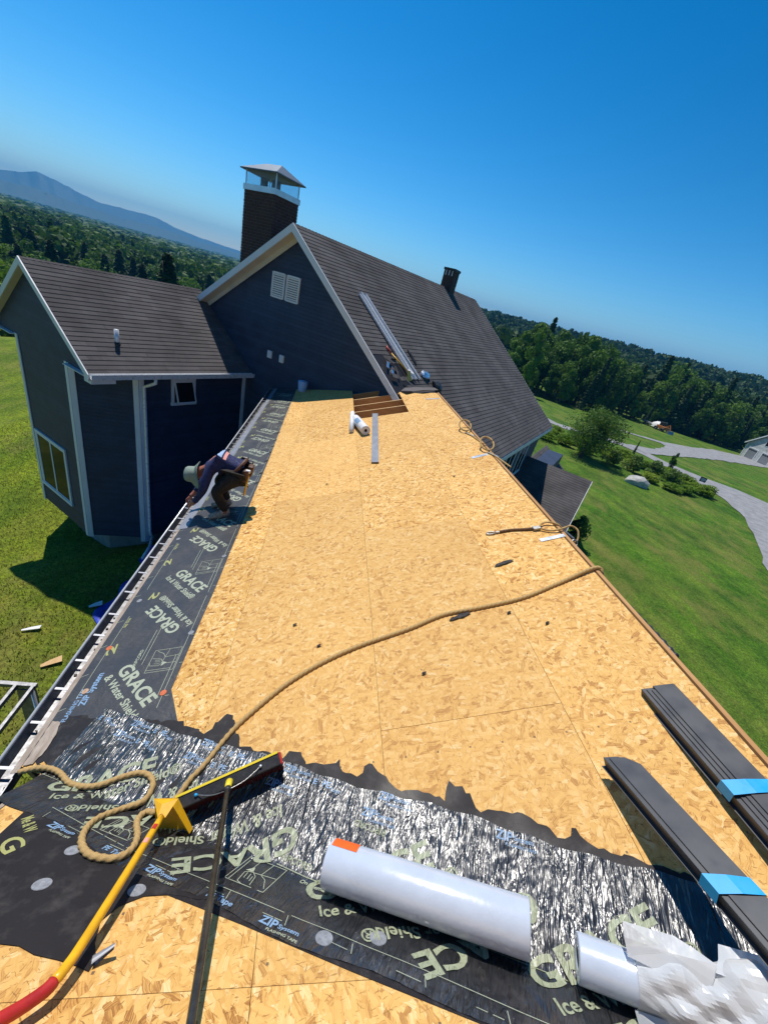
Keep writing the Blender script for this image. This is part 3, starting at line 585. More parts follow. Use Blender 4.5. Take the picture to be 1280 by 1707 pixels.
for k, (s0, s1, j0) in enumerate(rows):
    y = j0 - 2.44 * 3
    while y < 14:
        a, e = y + G_, y + 2.44 - G_
        if k == 2 and a < 8.66 < e: e = 8.70
        if not (k == 2 and a > 8.68):
            panel(deck, deck_clip([(s0 + G_, a), (s1 - G_, a), (s1 - G_, e), (s0 + G_, e)]), p1s, M['osb'], e=random.uniform(-.0008, .0008))
        y += 2.44
for yk in (8.69, 9.30, 9.86, 10.48, 11.09):       # rafters bared where a sheet is off
    fr = MB(); fr.bar(p1s(.55, yk, -.1315), p1s(2.3, yk, -.1315), (0, .04, 0), N1 * .235); fr.build('rafter', M['rafter'], deck)
    fr = MB(); fr.bar(p1s(.778, yk, -.0105), p1s(1.988, yk, -.0105), (0, .0385, 0), N1 * .004); fr.build('rafter_edge', M['plank'], deck)
b = MB(); b.prism([p1s(.6, 8.3, -.33), p1s(2.4, 8.3, -.33), p1s(2.4, 11.6, -.33), p1s(.6, 11.6, -.33)], N1 * -.02); b.build('attic_insulation', M['attic'], deck)
# ridge board and hidden back slope
b = MB(); b.bar(p1(2.725, -.2, -.02), p1(2.725, gy_(2.725), -.02), (.035, 0, .006), (-.004, 0, .05)); b.build('ridge_board', M['fascia_w'], deck)
b = MB(); b.prism([Vector((2.745, -.3, 6.745)), Vector((6.0, -.3, 4.0)), Vector((6.0, gy_(6.0), 4.0)), Vector((2.745, gy_(2.745), 6.745))], (-.06, 0, -.08)); b.build('back_slope', M['shingle'], deck)
# steep deck
b = MB(); b.prism([p2(-1.385, 1.70, .0), p2(-1.385, -4.2, .0), p2(-1.385, -4.2, -.16), p2(-1.385, 1.62, -.16)], (-.025, 0, 0)); deck2 = b.build('rake_fascia', M['edge_wood'], house)
def vclip(poly): return clip(poly, .4456, 1, VY + .4456 * VX) if len(poly) > 2 else poly
ys = [1.63 + 0.0, .44 + .9346, .44, .44 - .9346, .44 - 2 * .9346, .44 - 3 * .9346, -4.2]
for r in range(len(ys) - 1):
    for x0, x1 in ((-1.38, .10), (.10, 2.54), (2.54, 5.0)):
        poly = vclip([(x0 + G_, ys[r + 1] + G_), (x1 - G_, ys[r + 1] + G_), (x1 - G_, ys[r] - G_), (x0 + G_, ys[r] - G_)])
        panel(deck2, poly, p2, M['osb_x'])

# ------------------------------------------------------------------ membranes
def rough(poly, amp, step, keep=()):
    """subdivide the outline and jitter it so that torn edges look torn"""
    out = []; n = len(poly)
    for i in range(n):
        a = poly[i]; c = poly[(i + 1) % n]; L = math.hypot(c[0] - a[0], c[1] - a[1]); k = 1 if i in keep else max(1, int(L / step))
        for j in range(k):
            t = j / k; q = 0 if (i in keep or j == 0) else amp
            out.append((a[0] + (c[0] - a[0]) * t + random.uniform(-q, q), a[1] + (c[1] - a[1]) * t + random.uniform(-q, q)))
    return out
def sheet(name, poly, pf, m, e, th=.0018, parent=None, uvf=None):
    b = MB(); nrm = N2 if pf is p2 else N1
    vs = [pf(x, y, e) for x, y in poly]; uv = [uvf(p) for p in vs] if uvf else [(x, y) for x, y in poly]
    b.prism(vs, nrm * -th, uv); return b.build(name, m, parent or house)
def to_ab(p):
    q = Vector(p) - P0; a = q.dot(VD); bb = q.dot(B1)
    return (a, bb) if bb > 0 and q.dot(N2) > .001 or q.dot(B2) < 0 else (a, -q.dot(B2))
eave_poly = [(-1.615, 1.73), (-.63, 1.85)] + [(-.78, 2.15), (-.775, 3.6), (-.79, 4.9), (-.80, 7), (-.85, 9.5), (-.89, gy_(-.89) - .02), (-1.615, gy_(-1.615) - .02)]
eave = sheet('eave_underlayment', rough(eave_poly, .004, .35, (len(eave_poly) - 1, 0, 7)), p1, M['eave_film'], .0024)
# valley sheet: a folded strip; torn upper edge lies on the bare sheathing
up = [(-1.50, 1.72), (-1.47, 2.05), (-.63, 1.86), (-.42, 1.73), (-.30, 1.86), (-.255, 1.84), (-.16, 1.60), (.02, 1.54), (.12, 1.475), (.16, 1.52), (.235, 1.50), (.27, 1.42), (.40, 1.40), (.47, 1.42), (.49, 1.34), (.57, 1.30), (.64, 1.365), (.66, 1.36), (.69, 1.31), (.735, 1.275), (.78, 1.205), (.96, 1.15), (1.03, 1.10), (1.055, 1.17), (1.075, 1.20), (1.10, 1.165), (1.14, 1.16), (1.175, 1.08), (1.20, 1.02), (1.31, 1.01), (1.38, .995), (1.46, .93), (1.56, .85), (1.61, .89), (1.63, .885), (1.65, .83), (1.69, .79), (1.93, .69), (2.3, .52), (2.62, .36)]
lo = [(2.62, valley_y(2.62))]; lo2 = [(-1.42, valley_y(-1.42))]
up_d = rough(up, .013, .028) 
tornflap = sheet('torn_underlayment', up_d + lo + [(-1.40, valley_y(-1.40))], p1, M['matte_film'], .0036)
film1 = [pab(a, b_) for a, b_ in ((0.0, .02), (.05, .44), (.5, .47), (1.0, .46), (1.5, .455), (2.0, .46), (2.5, .45), (3.0, .45), (3.5, .45), (4.3, .45))]
b = MB(); NA, NB = 130, 18
def fh(a, bb):   # slow waviness of the loose film, zero at its edges
    return .0055 + .004 * math.sin(a * 9 + 3 * math.sin(bb * 7)) * math.sin(min(1, abs(bb) / .3) * math.pi) * .5 + .0018 * math.sin(a * 61 + 5 * math.sin(a * 3 + bb * 9))
bot = lambda a: -.345 + .045 * math.sin(a * 2.3 + .6) - .02 * math.sin(a * 7.1) + (.05 * max(0, math.sin(a * 3.1 - 4.2)) ** 2)
top = lambda a: .475 + .012 * math.sin(a * 5.3) + .006 * math.sin(a * 23)
vs = []; uv = []
for i in range(NA + 1):
    a = .03 + i * (4.45 - .03) / NA
    for j in range(NB + 1):
        t = j / NB * 2 - 1; bb = -t * bot(a) * -1 if t < 0 else t * top(a)
        bb = bot(a) * -t if t < 0 else top(a) * t
        a2 = max(a, .03 + max(0, -bb) * .30 if bb < 0 else .03)
        P = pab(a2, bb, fh(a2, bb)); vs.append(P); uv.append((a2, bb))
fs = [(i * (NB + 1) + j, (i + 1) * (NB + 1) + j, (i + 1) * (NB + 1) + j + 1, i * (NB + 1) + j + 1) for i in range(NA) for j in range(NB)]
b.add(vs, fs, uv); valley = b.build('valley_underlayment', M['valley_film'], house, True)
# lower printed layer and the plain black sheet on the steep deck
low = [pab(a, bb, 0) for a, bb in ((1.45, -.2), (1.45, -.40), (1.9, -.375), (2.4, -.36), (3.0, -.33), (3.6, -.33), (4.2, -.33), (4.2, -.1), (3, -.1))]
lower = sheet('lower_underlayment', [(p.x, p.y) for p in low], p2, M['matte_film'], .0028, uvf=lambda p: (p.x * 3, p.y * 3))
blk = [(-1.24, 1.09), (-1.25, 1.30), (-1.23, 1.53), (-.6, 1.25), (.02, .93), (-.0, .80), (-.12, .765), (-.18, .76), (-.30, .785), (-.41, .78), (-.49, .74), (-.53, .68), (-.505, .60), (-.47, .545), (-.475, .51), (-.53, .53), (-.60, .55), (-.69, .57), (-.76, .60), (-.83, .61), (-1.0, .68), (-1.24, .72)]
black = sheet('plain_underlayment', rough(blk, .004, .05, (0, 1, 2, 3, 21)), p2, M['matte_film'], .0046)
# left edge sheet with print, behind the rake
# cap nails
def disc(c, nrm, r, m, parent, name='cap_nail', el=1.0):
    nrm = Vector(nrm); ex = nrm.orthogonal().normalized(); ey = nrm.cross(ex); b = MB()
    for (r0, z0) in ((r, .001), (r * .95, .003), (r * .3, .0022)):
        pass
    k = 18; vs = [c + (ex * math.cos(t) + ey * math.sin(t)) * rr + nrm * z for rr, z in ((r, .0), (r * .96, .0025), (r * .35, .003), (r * .3, .0015)) for t in [2 * math.pi * i / k for i in range(k)]] + [c + nrm * .0025]
    fs = [(q * k + i, q * k + (i + 1) % k, (q + 1) * k + (i + 1) % k, (q + 1) * k + i) for q in range(3) for i in range(k)] + [(3 * k + i, 3 * k + (i + 1) % k, 4 * k) for i in range(k)]
    b.add(vs, fs); return b.build(name, m, parent, False)
M['cap_w'] = simple('scuffed_cap', (.26, .27, .29), .5, .3, 40); M['cap_o'] = simple('orange_cap', (.62, .15, .05), .5, .25, 40); M['cap_t'] = simple('tan_cap', (.52, .33, .2), .5, .25, 40)
for x, y in ((-.854, .84), (-.451, .805), (-.841, 1.019), (.377, .582), (.61, .574)): disc(p2(x, y, .0062), N2, .038, M['cap_w'], black)
for x, y, m in ((-1.463, 2.256, 'cap_t'), (-1.497, 2.701, 'cap_o'), (-1.52, 4.491, 'cap_w'), (-1.504, 3.324, 'cap_w'), (-.83, 3.935, 'cap_w'), (-.82, 2.743, 'cap_w'), (-.83, 2.127, 'cap_o'), (-1.5, 6.6, 'cap_w'), (-.86, 7.3, 'cap_w')): disc(p1(x, y, .004), N1, .026, M[m], eave)
# curled loose nail cap with a flap
b = MB(); cl = p2(-.463, .53, .003); ca = Vector((.75, .55, .3)).normalized(); cb = N2.cross(ca).normalized(); vs = [cl + ca * a_ + (cb * math.sin(t_) * (.017 - .13 * a_) + N2 * (1 - math.cos(t_)) * (.017 - .13 * a_)) for a_ in (-.02, .01, .04, .06) for t_ in np.linspace(-.4, 4.2, 12)]; b.add(vs, [(i * 12 + j, i * 12 + j + 1, i * 12 + 13 + j, i * 12 + 12 + j) for i in range(3) for j in range(11)]); b.build('curled_flap', M['greybar'], black, True)

# ------------------------------------------------------------------ print on the membranes
TXT = {}
def glyphs(s, bold=.02):
    if (s, bold) in TXT: return TXT[(s, bold)]
    cu = bpy.data.curves.new('t', 'FONT'); cu.body = s; cu.size = 1; cu.offset = bold; cu.resolution_u = 4; cu.fill_mode = 'FRONT'
    o = bpy.data.objects.new('t', cu); COL.objects.link(o); dg = bpy.context.evaluated_depsgraph_get(); me = o.evaluated_get(dg).to_mesh()
    V = np.array([v.co[:2] for v in me.vertices]); Fp = [tuple(p.vertices) for p in me.polygons]; o.evaluated_get(dg).to_mesh_clear()
    bpy.data.objects.remove(o); bpy.data.curves.remove(cu)
    x0 = V[:, 0].min(); wd = V[:, 0].max() - x0; V[:, 0] -= x0; TXT[(s, bold)] = (V, Fp, wd); return TXT[(s, bold)]
def put_text(s, start, end, h, mapf, m, parent, lift, bold=.02, side=1):
    """baseline from start to end in flat sheet coordinates, cap height h"""
    V, Fp, wd = glyphs(s, bold); sx, sy = start; dx, dy = end[0] - sx, end[1] - sy; L = math.hypot(dx, dy); ux, uy = dx / L, dy / L; nx, ny = -uy * side, ux * side
    b = MB(); pts = []; uv = []
    for x, y in V:
        a = x / wd * L; c = y / .70 * h; q = (sx + ux * a + nx * c, sy + uy * a + ny * c); pts.append(mapf(q[0], q[1], lift)); uv.append(q)
    fs = Fp
    b.add(pts, fs, uv); o = b.build('printed_text', m, parent); return o
def put_lines(segs, mapf, m, parent, lift, wdt=.004, name='printed_line'):
    b = MB()
    for (x0, y0), (x1, y1) in segs:
        d = math.hypot(x1 - x0, y1 - y0); nx, ny = -(y1 - y0) / d * wdt / 2, (x1 - x0) / d * wdt / 2; k = max(1, int(d / .15)); 
        for i in range(k):
            t0, t1 = i / k, (i + 1) / k; P = [(x0 + (x1 - x0) * t, y0 + (y1 - y0) * t) for t in (t0, t1)]
            q = [(P[0][0] - nx, P[0][1] - ny), (P[1][0] - nx, P[1][1] - ny), (P[1][0] + nx, P[1][1] + ny), (P[0][0] + nx, P[0][1] + ny)]
            b.add([mapf(*c, lift) for c in q], [(0, 1, 2, 3)], q)
    o = b.build(name, m, parent); o['kind'] = 'stuff'; return o
def mv(a, bb, e): return pab(a, bb, fh(a, bb) + e)
pv = M['print_v']; LF = .0022
put_text('GRACE', (.235, -.125), (.80, .20), .115, mv, pv, valley, LF, .03)
put_text('Ice & Water Shield\u00ae', (.355, -.17), (.965, .255), .062, mv, pv, valley, LF)
put_text('Ice & Water Shield\u00ae', (1.115, .25), (.505, -.16), .062, mv, pv, valley, LF)
put_text('GRACE', (1.19, .17), (.70, -.185), .105, mv, pv, valley, LF, .03)
put_text('Ice & Water Shield\u00ae', (1.71, .26), (1.15, -.14), .066, mv, pv, valley, LF)
put_text('GRACE', (1.835, .20), (1.35, -.215), .115, mv, pv, valley, LF, .03)
put_text('GRACE', (2.075, -.125), (2.62, .22), .115, mv, pv, valley, LF, .03)
put_text('Ice & Water Shield\u00ae', (2.175, -.185), (2.75, .20), .06, mv, pv, valley, LF)
put_text('Ice & Water Shield\u00ae', (2.98, .20), (2.36, -.165), .062, mv, pv, valley, LF)
put_text('GRACE', (3.05, .26), (2.60, -.19), .11, mv, pv, valley, LF, .03)
put_text('GRACE', (3.10, -.10), (3.62, .25), .115, mv, pv, valley, LF, .03)
put_text('Ice & Water Shield\u00ae', (3.18, -.17), (3.75, .22), .06, mv, pv, valley, LF)
put_text('GRACE', (3.80, .20), (3.32, -.15), .105, mv, pv, valley, LF, .03)
put_text('RIPCORD', (1.84, .035), (2.02, .03), .028, mv, pv, valley, LF); put_text('RIPCORD', (2.34, .30), (2.16, .305), .03, mv, pv, valley, LF)
put_text('On Demand', (1.99, -.045), (2.16, -.05), .022, mv, M['print'], valley, LF); put_text('Split Release', (.21, .015), (.40, .012), .022, mv, pv, valley, LF)
put_lines([((1.83, .012), (2.35, -.01)), ((2.35, -.01), (3.6, .0)), ((.03, .0), (.40, .0))], mv, pv, valley, LF)
put_lines([((.46, -.215), (1.13, -.262)), ((1.13, -.262), (1.65, -.25)), ((1.65, -.25), (2.42, -.232)), ((2.42, -.232), (4.1, -.225))] + [((a, -.25), (a + .012, -.30)) for a in np.arange(.5, 3.6, .31)] + [((a, -.285), (a + .1, -.287)) for a in np.arange(.7, 3.6, .31)], mv, M['print'], valley, LF, .003)
def ripbox(o, ex, ey, mapf, m, parent, lift):
    c = lambda x, y: (o[0] + ex[0] * x + ey[0] * y, o[1] + ex[1] * x + ey[1] * y)
    L = [((0, 0), (1, 0)), ((1, 0), (1, 1)), ((1, 1), (0, 1)), ((0, 1), (0, 0)), ((.33, 0), (.33, .45)), ((.66, 0), (.62, .5)), ((.08, .12), (.1, 1)), ((.3, .55), (.98, .45)), ((.25, .6), (.3, .95)), ((.3, .95), (.45, 1)), ((.25, .6), (.4, .5)), ((.4, .5), (.55, .62)), ((.55, .62), (.62, .95)), ((.33, .6), (.36, .8)), ((.42, .6), (.45, .8)), ((.5, .65), (.52, .82)), ((.62, .5), (.8, .62)), ((.8, .62), (.95, .9))]
    o_ = put_lines([(c(*a), c(*e)) for a, e in L], mapf, m, parent, lift, .0035, 'printed_diagram')
    b = MB(); q = [c(*p) for p in ((.22, .52), (.36, .34), (.42, .5))]; b.add([mapf(*p, lift) for p in q], [(0, 1, 2)], q); b.build('printed_diagram', m, parent)
ripbox((1.678, -.007), (.217, .003), (-.02, -.185), mv, M['print'], valley, LF); ripbox((.86, -.09), (.20, .0), (-.01, -.13), mv, M['print'], valley, LF)
pb = M['print_bv']
for a0, bb in ((.35, .425), (.285, .335), (.975, .437), (.915, .335), (1.62, .43), (1.55, .335), (2.25, .435), (2.18, .335), (2.9, .42)):
    put_text('ZIP', (a0, bb), (a0 + .085, bb), .04, mv, pb, valley, LF, .03); put_text('System', (a0 + .09, bb + .01), (a0 + .185, bb + .01), .022, mv, pb, valley, LF); put_text('FLASHING TAPE', (a0 + .05, bb - .02), (a0 + .2, bb - .02), .013, mv, pb, valley, LF)
for a0, bb in ((.63, .42), (.56, .33), (1.28, .42), (1.2, .33), (1.9, .41), (.12, .40)):
    put_text('PE', (a0, bb), (a0 + .05, bb), .032, mv, pb, valley, LF, .03); put_text('Tape', (a0 + .055, bb - .012), (a0 + .12, bb - .012), .02, mv, pb, valley, LF); put_text('E', (a0 - .06, bb), (a0 - .035, bb), .03, mv, M['print_b'], valley, LF)
def m2(x, y, e): return p2(x, y, e)
for a0 in (.60, 1.29, 1.95):
    put_text('ZIP', (a0, -.335), (a0 + .085, -.335), .04, mv, M['print_b'], valley, LF + .0, .03); put_text('System', (a0 + .09, -.325), (a0 + .19, -.325), .022, mv, M['print_b'], valley, LF); put_text('FLASHING TAPE', (a0 + .05, -.355), (a0 + .2, -.355), .013, mv, M['print'], valley, LF)
for a0 in (1.0, 1.66): put_text('PE Tape', (a0, -.325), (a0 + .14, -.325), .03, mv, M['print_b'], valley, LF)
# eave strip: diagonal print repeating every 1.3 m, half of it upside-down
def me_(x, y, e): return p1(x, y, e)
for k in range(0, 8):
    d = 1.30 * k; far = k > 4
    s1 = 'Ice & Water Shield\u00ae'
    pm = M['print']
    put_text('GRACE', (-1.30, 2.42 + d), (-.93, 2.02 + d), .105, me_, pm, eave, .0036, .03)
    put_text(s1 if k else '& Water Shield', (-1.375, 2.36 + d), (-.985, 1.93 + d), .06, me_, pm, eave, .0036)
    put_text('GRACE', (-.935, 2.83 + d), (-1.30, 3.21 + d), .105, me_, pm, eave, .0036, .03)
    put_text(s1, (-.845, 2.87 + d), (-1.27, 3.36 + d), .058, me_, pm, eave, .0036)
    put_text('2', (-1.42, 2.62 + d), (-1.44, 2.74 + d), .07, me_, M['print_y'], eave, .0036, .03); put_text('2', (-1.40, 3.43 + d), (-1.42, 3.32 + d), .07, me_, M['print_y'], eave, .0036, .03)
    put_text('%s' % 'lap line', (-1.47, 2.95 + d), (-1.47, 3.07 + d), .03, me_, M['print_y'], eave, .0036)
    ripbox((-.84, 2.35 + d), (0, .235), (-.22, 0), me_, pm, eave, .0036)
    put_lines([((-1.12, 2.45 + d), (-1.12, 2.9 + d)), ((-1.15, 2.5 + d), (-1.15, 2.85 + d)), ((-.83, 2.0 + d), (-.83, 3.25 + d)), ((-.865, 2.1 + d), (-.865, 2.5 + d)), ((-1.50, 2.2 + d), (-1.50, 3.1 + d))] + [((-.81, 2.1 + d + q), (-.78, 2.1 + d + q)) for q in (0, .31, .62, .93)] + [((-1.58, 2.1 + d + q), (-1.53, 2.12 + d + q)) for q in (0, .31, .62, .93)], me_, pm, eave, .0036)
put_text('RIPCORD', (-1.17, 2.45), (-1.17, 2.62), .025, me_, M['print'], eave, .0036)
put_text('ZIP System', (-1.40, 2.12), (-1.40, 2.42), .05, me_, M['print_b'], eave, .0042, .03); put_text('FLASHING TAPE', (-1.47, 2.0), (-1.46, 2.28), .035, me_, M['print_b'], eave, .0042)
put_text('Me & W', (-1.22, 1.22), (-1.13, 1.12), .05, m2, M['print_y'], black, .0062, .02); put_text('G', (-1.20, 1.06), (-1.12, .99), .08, m2, M['print_y'], black, .0062, .02)
# silvered dust where the film meets the rake, loose black scrap
b = MB(); b.prism([p1(*q, .009) for q in rough([(-1.565, 1.70), (-1.565, 2.02), (-1.50, 2.0), (-1.47, 1.9), (-1.475, 1.78), (-1.50, 1.70)], .004, .02)], N1 * .001); b.build('dusty_edge_patch', M['edge_wood'], eave)

# ------------------------------------------------------------------ gutter
gut = empty('x'); bpy.data.objects.remove(gut)
prof = [(-1.60, -.02), (-1.60, -.115), (-1.72, -.115), (-1.745, -.03), (-1.745, -.015), (-1.735, -.015), (-1.735, -.03), (-1.712, -.105), (-1.607, -.105), (-1.607, -.02)]
ye = gy_(-1.7) - .05; y0g = 1.15
gz0 = p1(-1.62, 0).z + .0
b = MB(); b.prism([Vector((x, y0g, gz0 + z)) for x, z in prof], (0, ye - y0g, 0)); gutter = b.build('gutter', M['gutter_in'], house)
b = MB(); b.tube([Vector((-1.742, y0g, gz0 - .012)), Vector((-1.742, ye, gz0 - .012))], .012, 8); b.build('gutter_bead', M['alu'], gutter, True)
b = MB(); rb = random.Random(5)
for k in range(900):
    y = rb.uniform(y0g, ye); x = rb.uniform(-1.63, -1.608) if rb.random() < .8 else rb.uniform(-1.70, -1.61); s = rb.uniform(.003, .012); b.box(Vector((x, y, gz0 - .104 + s / 2 + (.03 if x > -1.62 else 0) * rb.random())), (s, s * .3, 0), (-s * .3, s, 0), (0, 0, s * .5))
o = b.build('gutter_debris', M['debris'], gutter); o['kind'] = 'stuff'
yk = 1.42
while yk < ye:
    b = MB(); b.box(Vector((-1.67, yk, gz0 - .024)), (.068, 0, 0), (0, .010, 0), (0, 0, .002)); b.box(Vector((-1.67, yk, gz0 - .03)), (.066, 0, 0), (0, .0015, 0), (0, 0, .006)); b.build('gutter_hanger', M['gutter_in'] if 0 else M['greybar'], gutter); yk += .305 + random.uniform(-.03, .03)
b = MB(); b.prism([p1(-1.62, 4.75, .006), p1(-1.62, gy_(-1.62) - .06, .006), p1(-1.52, gy_(-1.52) - .06, .006), p1(-1.50, 4.75, .006)], N1 * -.0015); b.build('drip_edge', M['greybar'], eave)
b = MB(); b.prism([p1(-1.62, 1.66, .004), p1(-1.62, 4.78, .004), p1(-1.588, 4.78, .004), p1(-1.575, 1.66, .004)], N1 * -.004); b.build('edge_strip', M['edge_wood'], eave)

# ------------------------------------------------------------------ loose things on the roof
def cyl(b, c0, c1, r, n=40, core=0):
    c0, c1 = Vector(c0), Vector(c1); d = (c1 - c0).normalized(); ex = d.orthogonal().normalized(); ey = d.cross(ex)
    ring = lambda c, rr: [c + (ex * math.cos(2 * math.pi * i / n) + ey * math.sin(2 * math.pi * i / n)) * rr for i in range(n)]
    if not core: vs = ring(c0, r) + ring(c1, r); fs = [(i, (i + 1) % n, n + (i + 1) % n, n + i) for i in range(n)] + [tuple(range(n))[::-1], tuple(range(n, 2 * n))]
    else:
        vs = ring(c0, r) + ring(c1, r) + ring(c1, core) + ring(c0, core); fs = []
        for q in range(4):
            for i in range(n): j = (i + 1) % n; fs.append((q * n + i, q * n + j, ((q + 1) % 4) * n + j, ((q + 1) % 4) * n + i))
    return b.add(vs, fs)
def roll(name, c0, c1, r, core, m, label, cat, bev=.006):
    t = empty(name, tuple((Vector(c0) + Vector(c1)) / 2 - HZ * r)); tag(t, label, cat)
    b = MB(); cyl(b, c0, c1, r, 56, core); o = b.build('film_roll', m, t, True, bevel=bev)
    try:
        es = o.modifiers.new('es', 'EDGE_SPLIT'); es.split_angle = R(50)
    except Exception: pass
    b = MB(); cyl(b, Vector(c0) - (Vector(c0) - Vector(c1)).normalized() * .004, Vector(c1) + (Vector(c0) - Vector(c1)).normalized() * .004, core + .004, 24, core - .004); b.build('cardboard_core', M['leather'], t, True)
    return t
def patch(c0, c1, r, a0, a1, t0, t1, m, parent, name, ref):
    """curved label: a0..a1 along the axis (m from c0), t0..t1 angle from ref direction"""
    c0, c1 = Vector(c0), Vector(c1); d = (c1 - c0).normalized(); ex = (Vector(ref) - d * Vector(ref).dot(d)).normalized(); ey = d.cross(ex); b = MB(); k = 10
    vs = [c0 + d * a + (ex * math.cos(t0 + (t1 - t0) * i / k) + ey * math.sin(t0 + (t1 - t0) * i / k)) * r for i in range(k + 1) for a in (a0, a1)]
    b.add(vs, [(2 * i, 2 * i + 1, 2 * i + 3, 2 * i + 2) for i in range(k)]); return b.build(name, m, parent, True)
def on_valley(a, bb, e): return P0 + VD * a + B1 * bb + N1 * e
r1c0, r1c1, rr1 = on_valley(2.125, .064, .104), on_valley(3.06, .092, .104), .100
t = roll('underlayment_roll', r1c0, r1c1, rr1, .035, M['roll'], 'thick white film roll with an orange label lying in the valley', 'film roll')
patch(r1c0, r1c1, rr1 + .0015, .015, .145, R(-20), R(32), M['orange'], t, 'orange_label', B1 + N1 * .6)
patch(r1c0, r1c1, rr1 + .0012, .0, .958, R(-62), R(-63), M['tape'], t, 'wrap_seam', B1 * .3 + N1)
patch(r1c0, r1c1, rr1 + .0014, .90, .955, R(-60), R(-64), M['tape'], t, 'blue_mark', B1 * .3 + N1)
r2c0, r2c1, rr2 = on_valley(3.245, .065, .085), on_valley(4.25, .065, .085), .078
t = roll('wrapped_roll', r2c0, r2c1, rr2, .032, M['roll'], 'white film roll half covered by crumpled plastic wrap beside the dark panels', 'film roll')
# crumpled wrap: faceted sleeve round the right half of the roll plus two stiff flaps
b = MB(); rw = random.Random(21); d = (r2c1 - r2c0).normalized(); ex = (N1 - d * N1.dot(d)).normalized(); ey = d.cross(ex); na_, nt_ = 64, 72; vs = []
for i in range(na_ + 1):
    a = .20 + i / na_ * .92
    for j in range(nt_):
        th_ = 2 * math.pi * j / nt_
        grow = .006 + .085 * min(1, max(0, (a - .20) / .5)) * (.55 + .45 * math.cos(th_ - .9))
        w_ = .022 * math.sin(3 * th_ + a * 7) + .016 * math.sin(5 * th_ - a * 13) + 0
        k = min(1, (a - .19) / .15); rad = rr2 + .004 + grow * k + max(-.0, w_ * k + .012 * k)
        q_ = Vector((a * 5, math.cos(th_) * 1.1, math.sin(th_) * 1.1)); tri = lambda x_: abs((x_ % 1.0) * 2 - 1); rad += k * (.046 * tri(q_.dot(Vector((.52, .35, -.21)))) + .034 * tri(q_.dot(Vector((-.33, .71, .42))) + .3) + .020 * tri(q_.dot(Vector((1.1, -.6, 1.0))) + .1) + .010 * tri(q_.dot(Vector((1.9, 1.6, -1.3)))) - .045); rad = max(rad, rr2 + .003); P = r2c0 + d * a + (ex * math.cos(th_) + ey * math.sin(th_)) * rad
        hgt = (P - P0).dot(N1)
        if hgt < .004: P = P + N1 * (.004 - hgt)
        h2 = (P - P0).dot(N2)
        if h2 < .004: P = P + N2 * (.004 - h2)
        vs.append(P)
b.add(vs, [(i * nt_ + j, i * nt_ + (j + 1) % nt_, (i + 1) * nt_ + (j + 1) % nt_, (i + 1) * nt_ + j) for i in range(na_) for j in range(nt_)]); wo = b.build('crumpled_wrap', M['wrap'], t, False)
b = MB()
def flap(b, pts, th=.0015):
    c = sum((Vector(p) for p in pts), Vector()) / len(pts); k = len(b.v); n = len(pts); vs = [Vector(p) for p in pts] + [c + N1 * .012] + [(Vector(pts[i]) + Vector(pts[(i + 1) % n])) / 2 + Vector((rw.uniform(-.006, .006), rw.uniform(-.006, .006), rw.uniform(-.006, .01))) for i in range(n)]
    fs = []
    for i in range(n): fs += [(i, n + 1 + i, n), (n + 1 + i, (i + 1) % n, n)]
    b.add(vs, fs)
flap(b, [r2c0 + d * .17 + ex * .10 - ey * .03, r2c0 + d * .16 + ex * .14 + B1 * .12, r2c0 + d * .34 + ex * .13 + B1 * .13, r2c0 + d * .46 + ex * .15 + B1 * .08, r2c0 + d * .42 + ex * .11])
flap(b, [r2c0 + d * .19 - B1 * .085 + ex * .0, r2c0 + d * .22 - B1 * .14 - ex * .03, r2c0 + d * .33 - B1 * .15 - ex * .02, r2c0 + d * .36 - B1 * .08 + ex * .01])
flap(b, [r2c0 + d * .45 + ex * .14 + B1 * .06, r2c0 + d * .50 + ex * .10 + B1 * .16, r2c0 + d * .75 + ex * .08 + B1 * .17, r2c0 + d * .9 + ex * .14 + B1 * .05])
b.build('wrap_flap', M['wrap'], t)

# bundles of folded charcoal metal trim, near ends propped on the steep deck
def bundle(name, far_left, far_right, slope, length, count, chamfer, tape_y, label, skew=0):
    fl, fr_ = Vector(far_left), Vector(far_right); ex = (fr_ - fl); W = ex.length; ex.normalize(); dv = Vector((skew, -math.cos(R(slope)), math.sin(R(slope)))).normalized(); en = ex.cross(dv); en = en if en.z > 0 else -en
    t = empty(name, tuple(fl + dv * .5 - en * .05)); tag(t, label, 'metal trim')
    for k in range(count):
        off = ex * (.024 * k) + en * (.006 * k - .006 * (count - 1)) + dv * (.012 * ((k * 7) % 3)); wd = W - .024 * (count - 1)
        o = fl + off; c = chamfer; b = MB()
        top_ = [o + dv * .0, o + ex * (wd - c) + dv * .0, o + ex * wd + dv * c, o + ex * wd + dv * length, o + dv * length]
        b.prism(top_, -en * .003)
        b.prism([o + dv * .002, o + dv * length, o + dv * length - en * .055 + ex * .006, o + dv * .002 - en * .055 + ex * .006], ex * .003)
        b.prism([o - en * .055 + dv * .004 - ex * .014, o - en * .055 + dv * length - ex * .014, o - en * .055 + dv * length + ex * .03, o - en * .055 + dv * .004 + ex * .03], -en * .003)
        b.build('folded_panel', M['charcoal'], t)
    b = MB(); s0 = tape_y; q = .0022
    o = fl + dv * s0 - en * (.006 * (count - 1)) * 0
    prof_ = [(-.016, -.058), (-.006, .0 + q), (W * .5, .006 + q), (W + .003, q + .002), (W + .004, -.05)]
    vs = []
    for s_ in (0, .075):
        for x, z in prof_: vs.append(o + ex * x + en * z + dv * (s_ + .02 * x / W * (1 if s_ == 0 else .4)))
    n = len(prof_); b.add(vs, [(i, i + 1, n + i + 1, n + i) for i in range(n - 1)]); b.build('blue_tape', M['tape'], t)
    return t
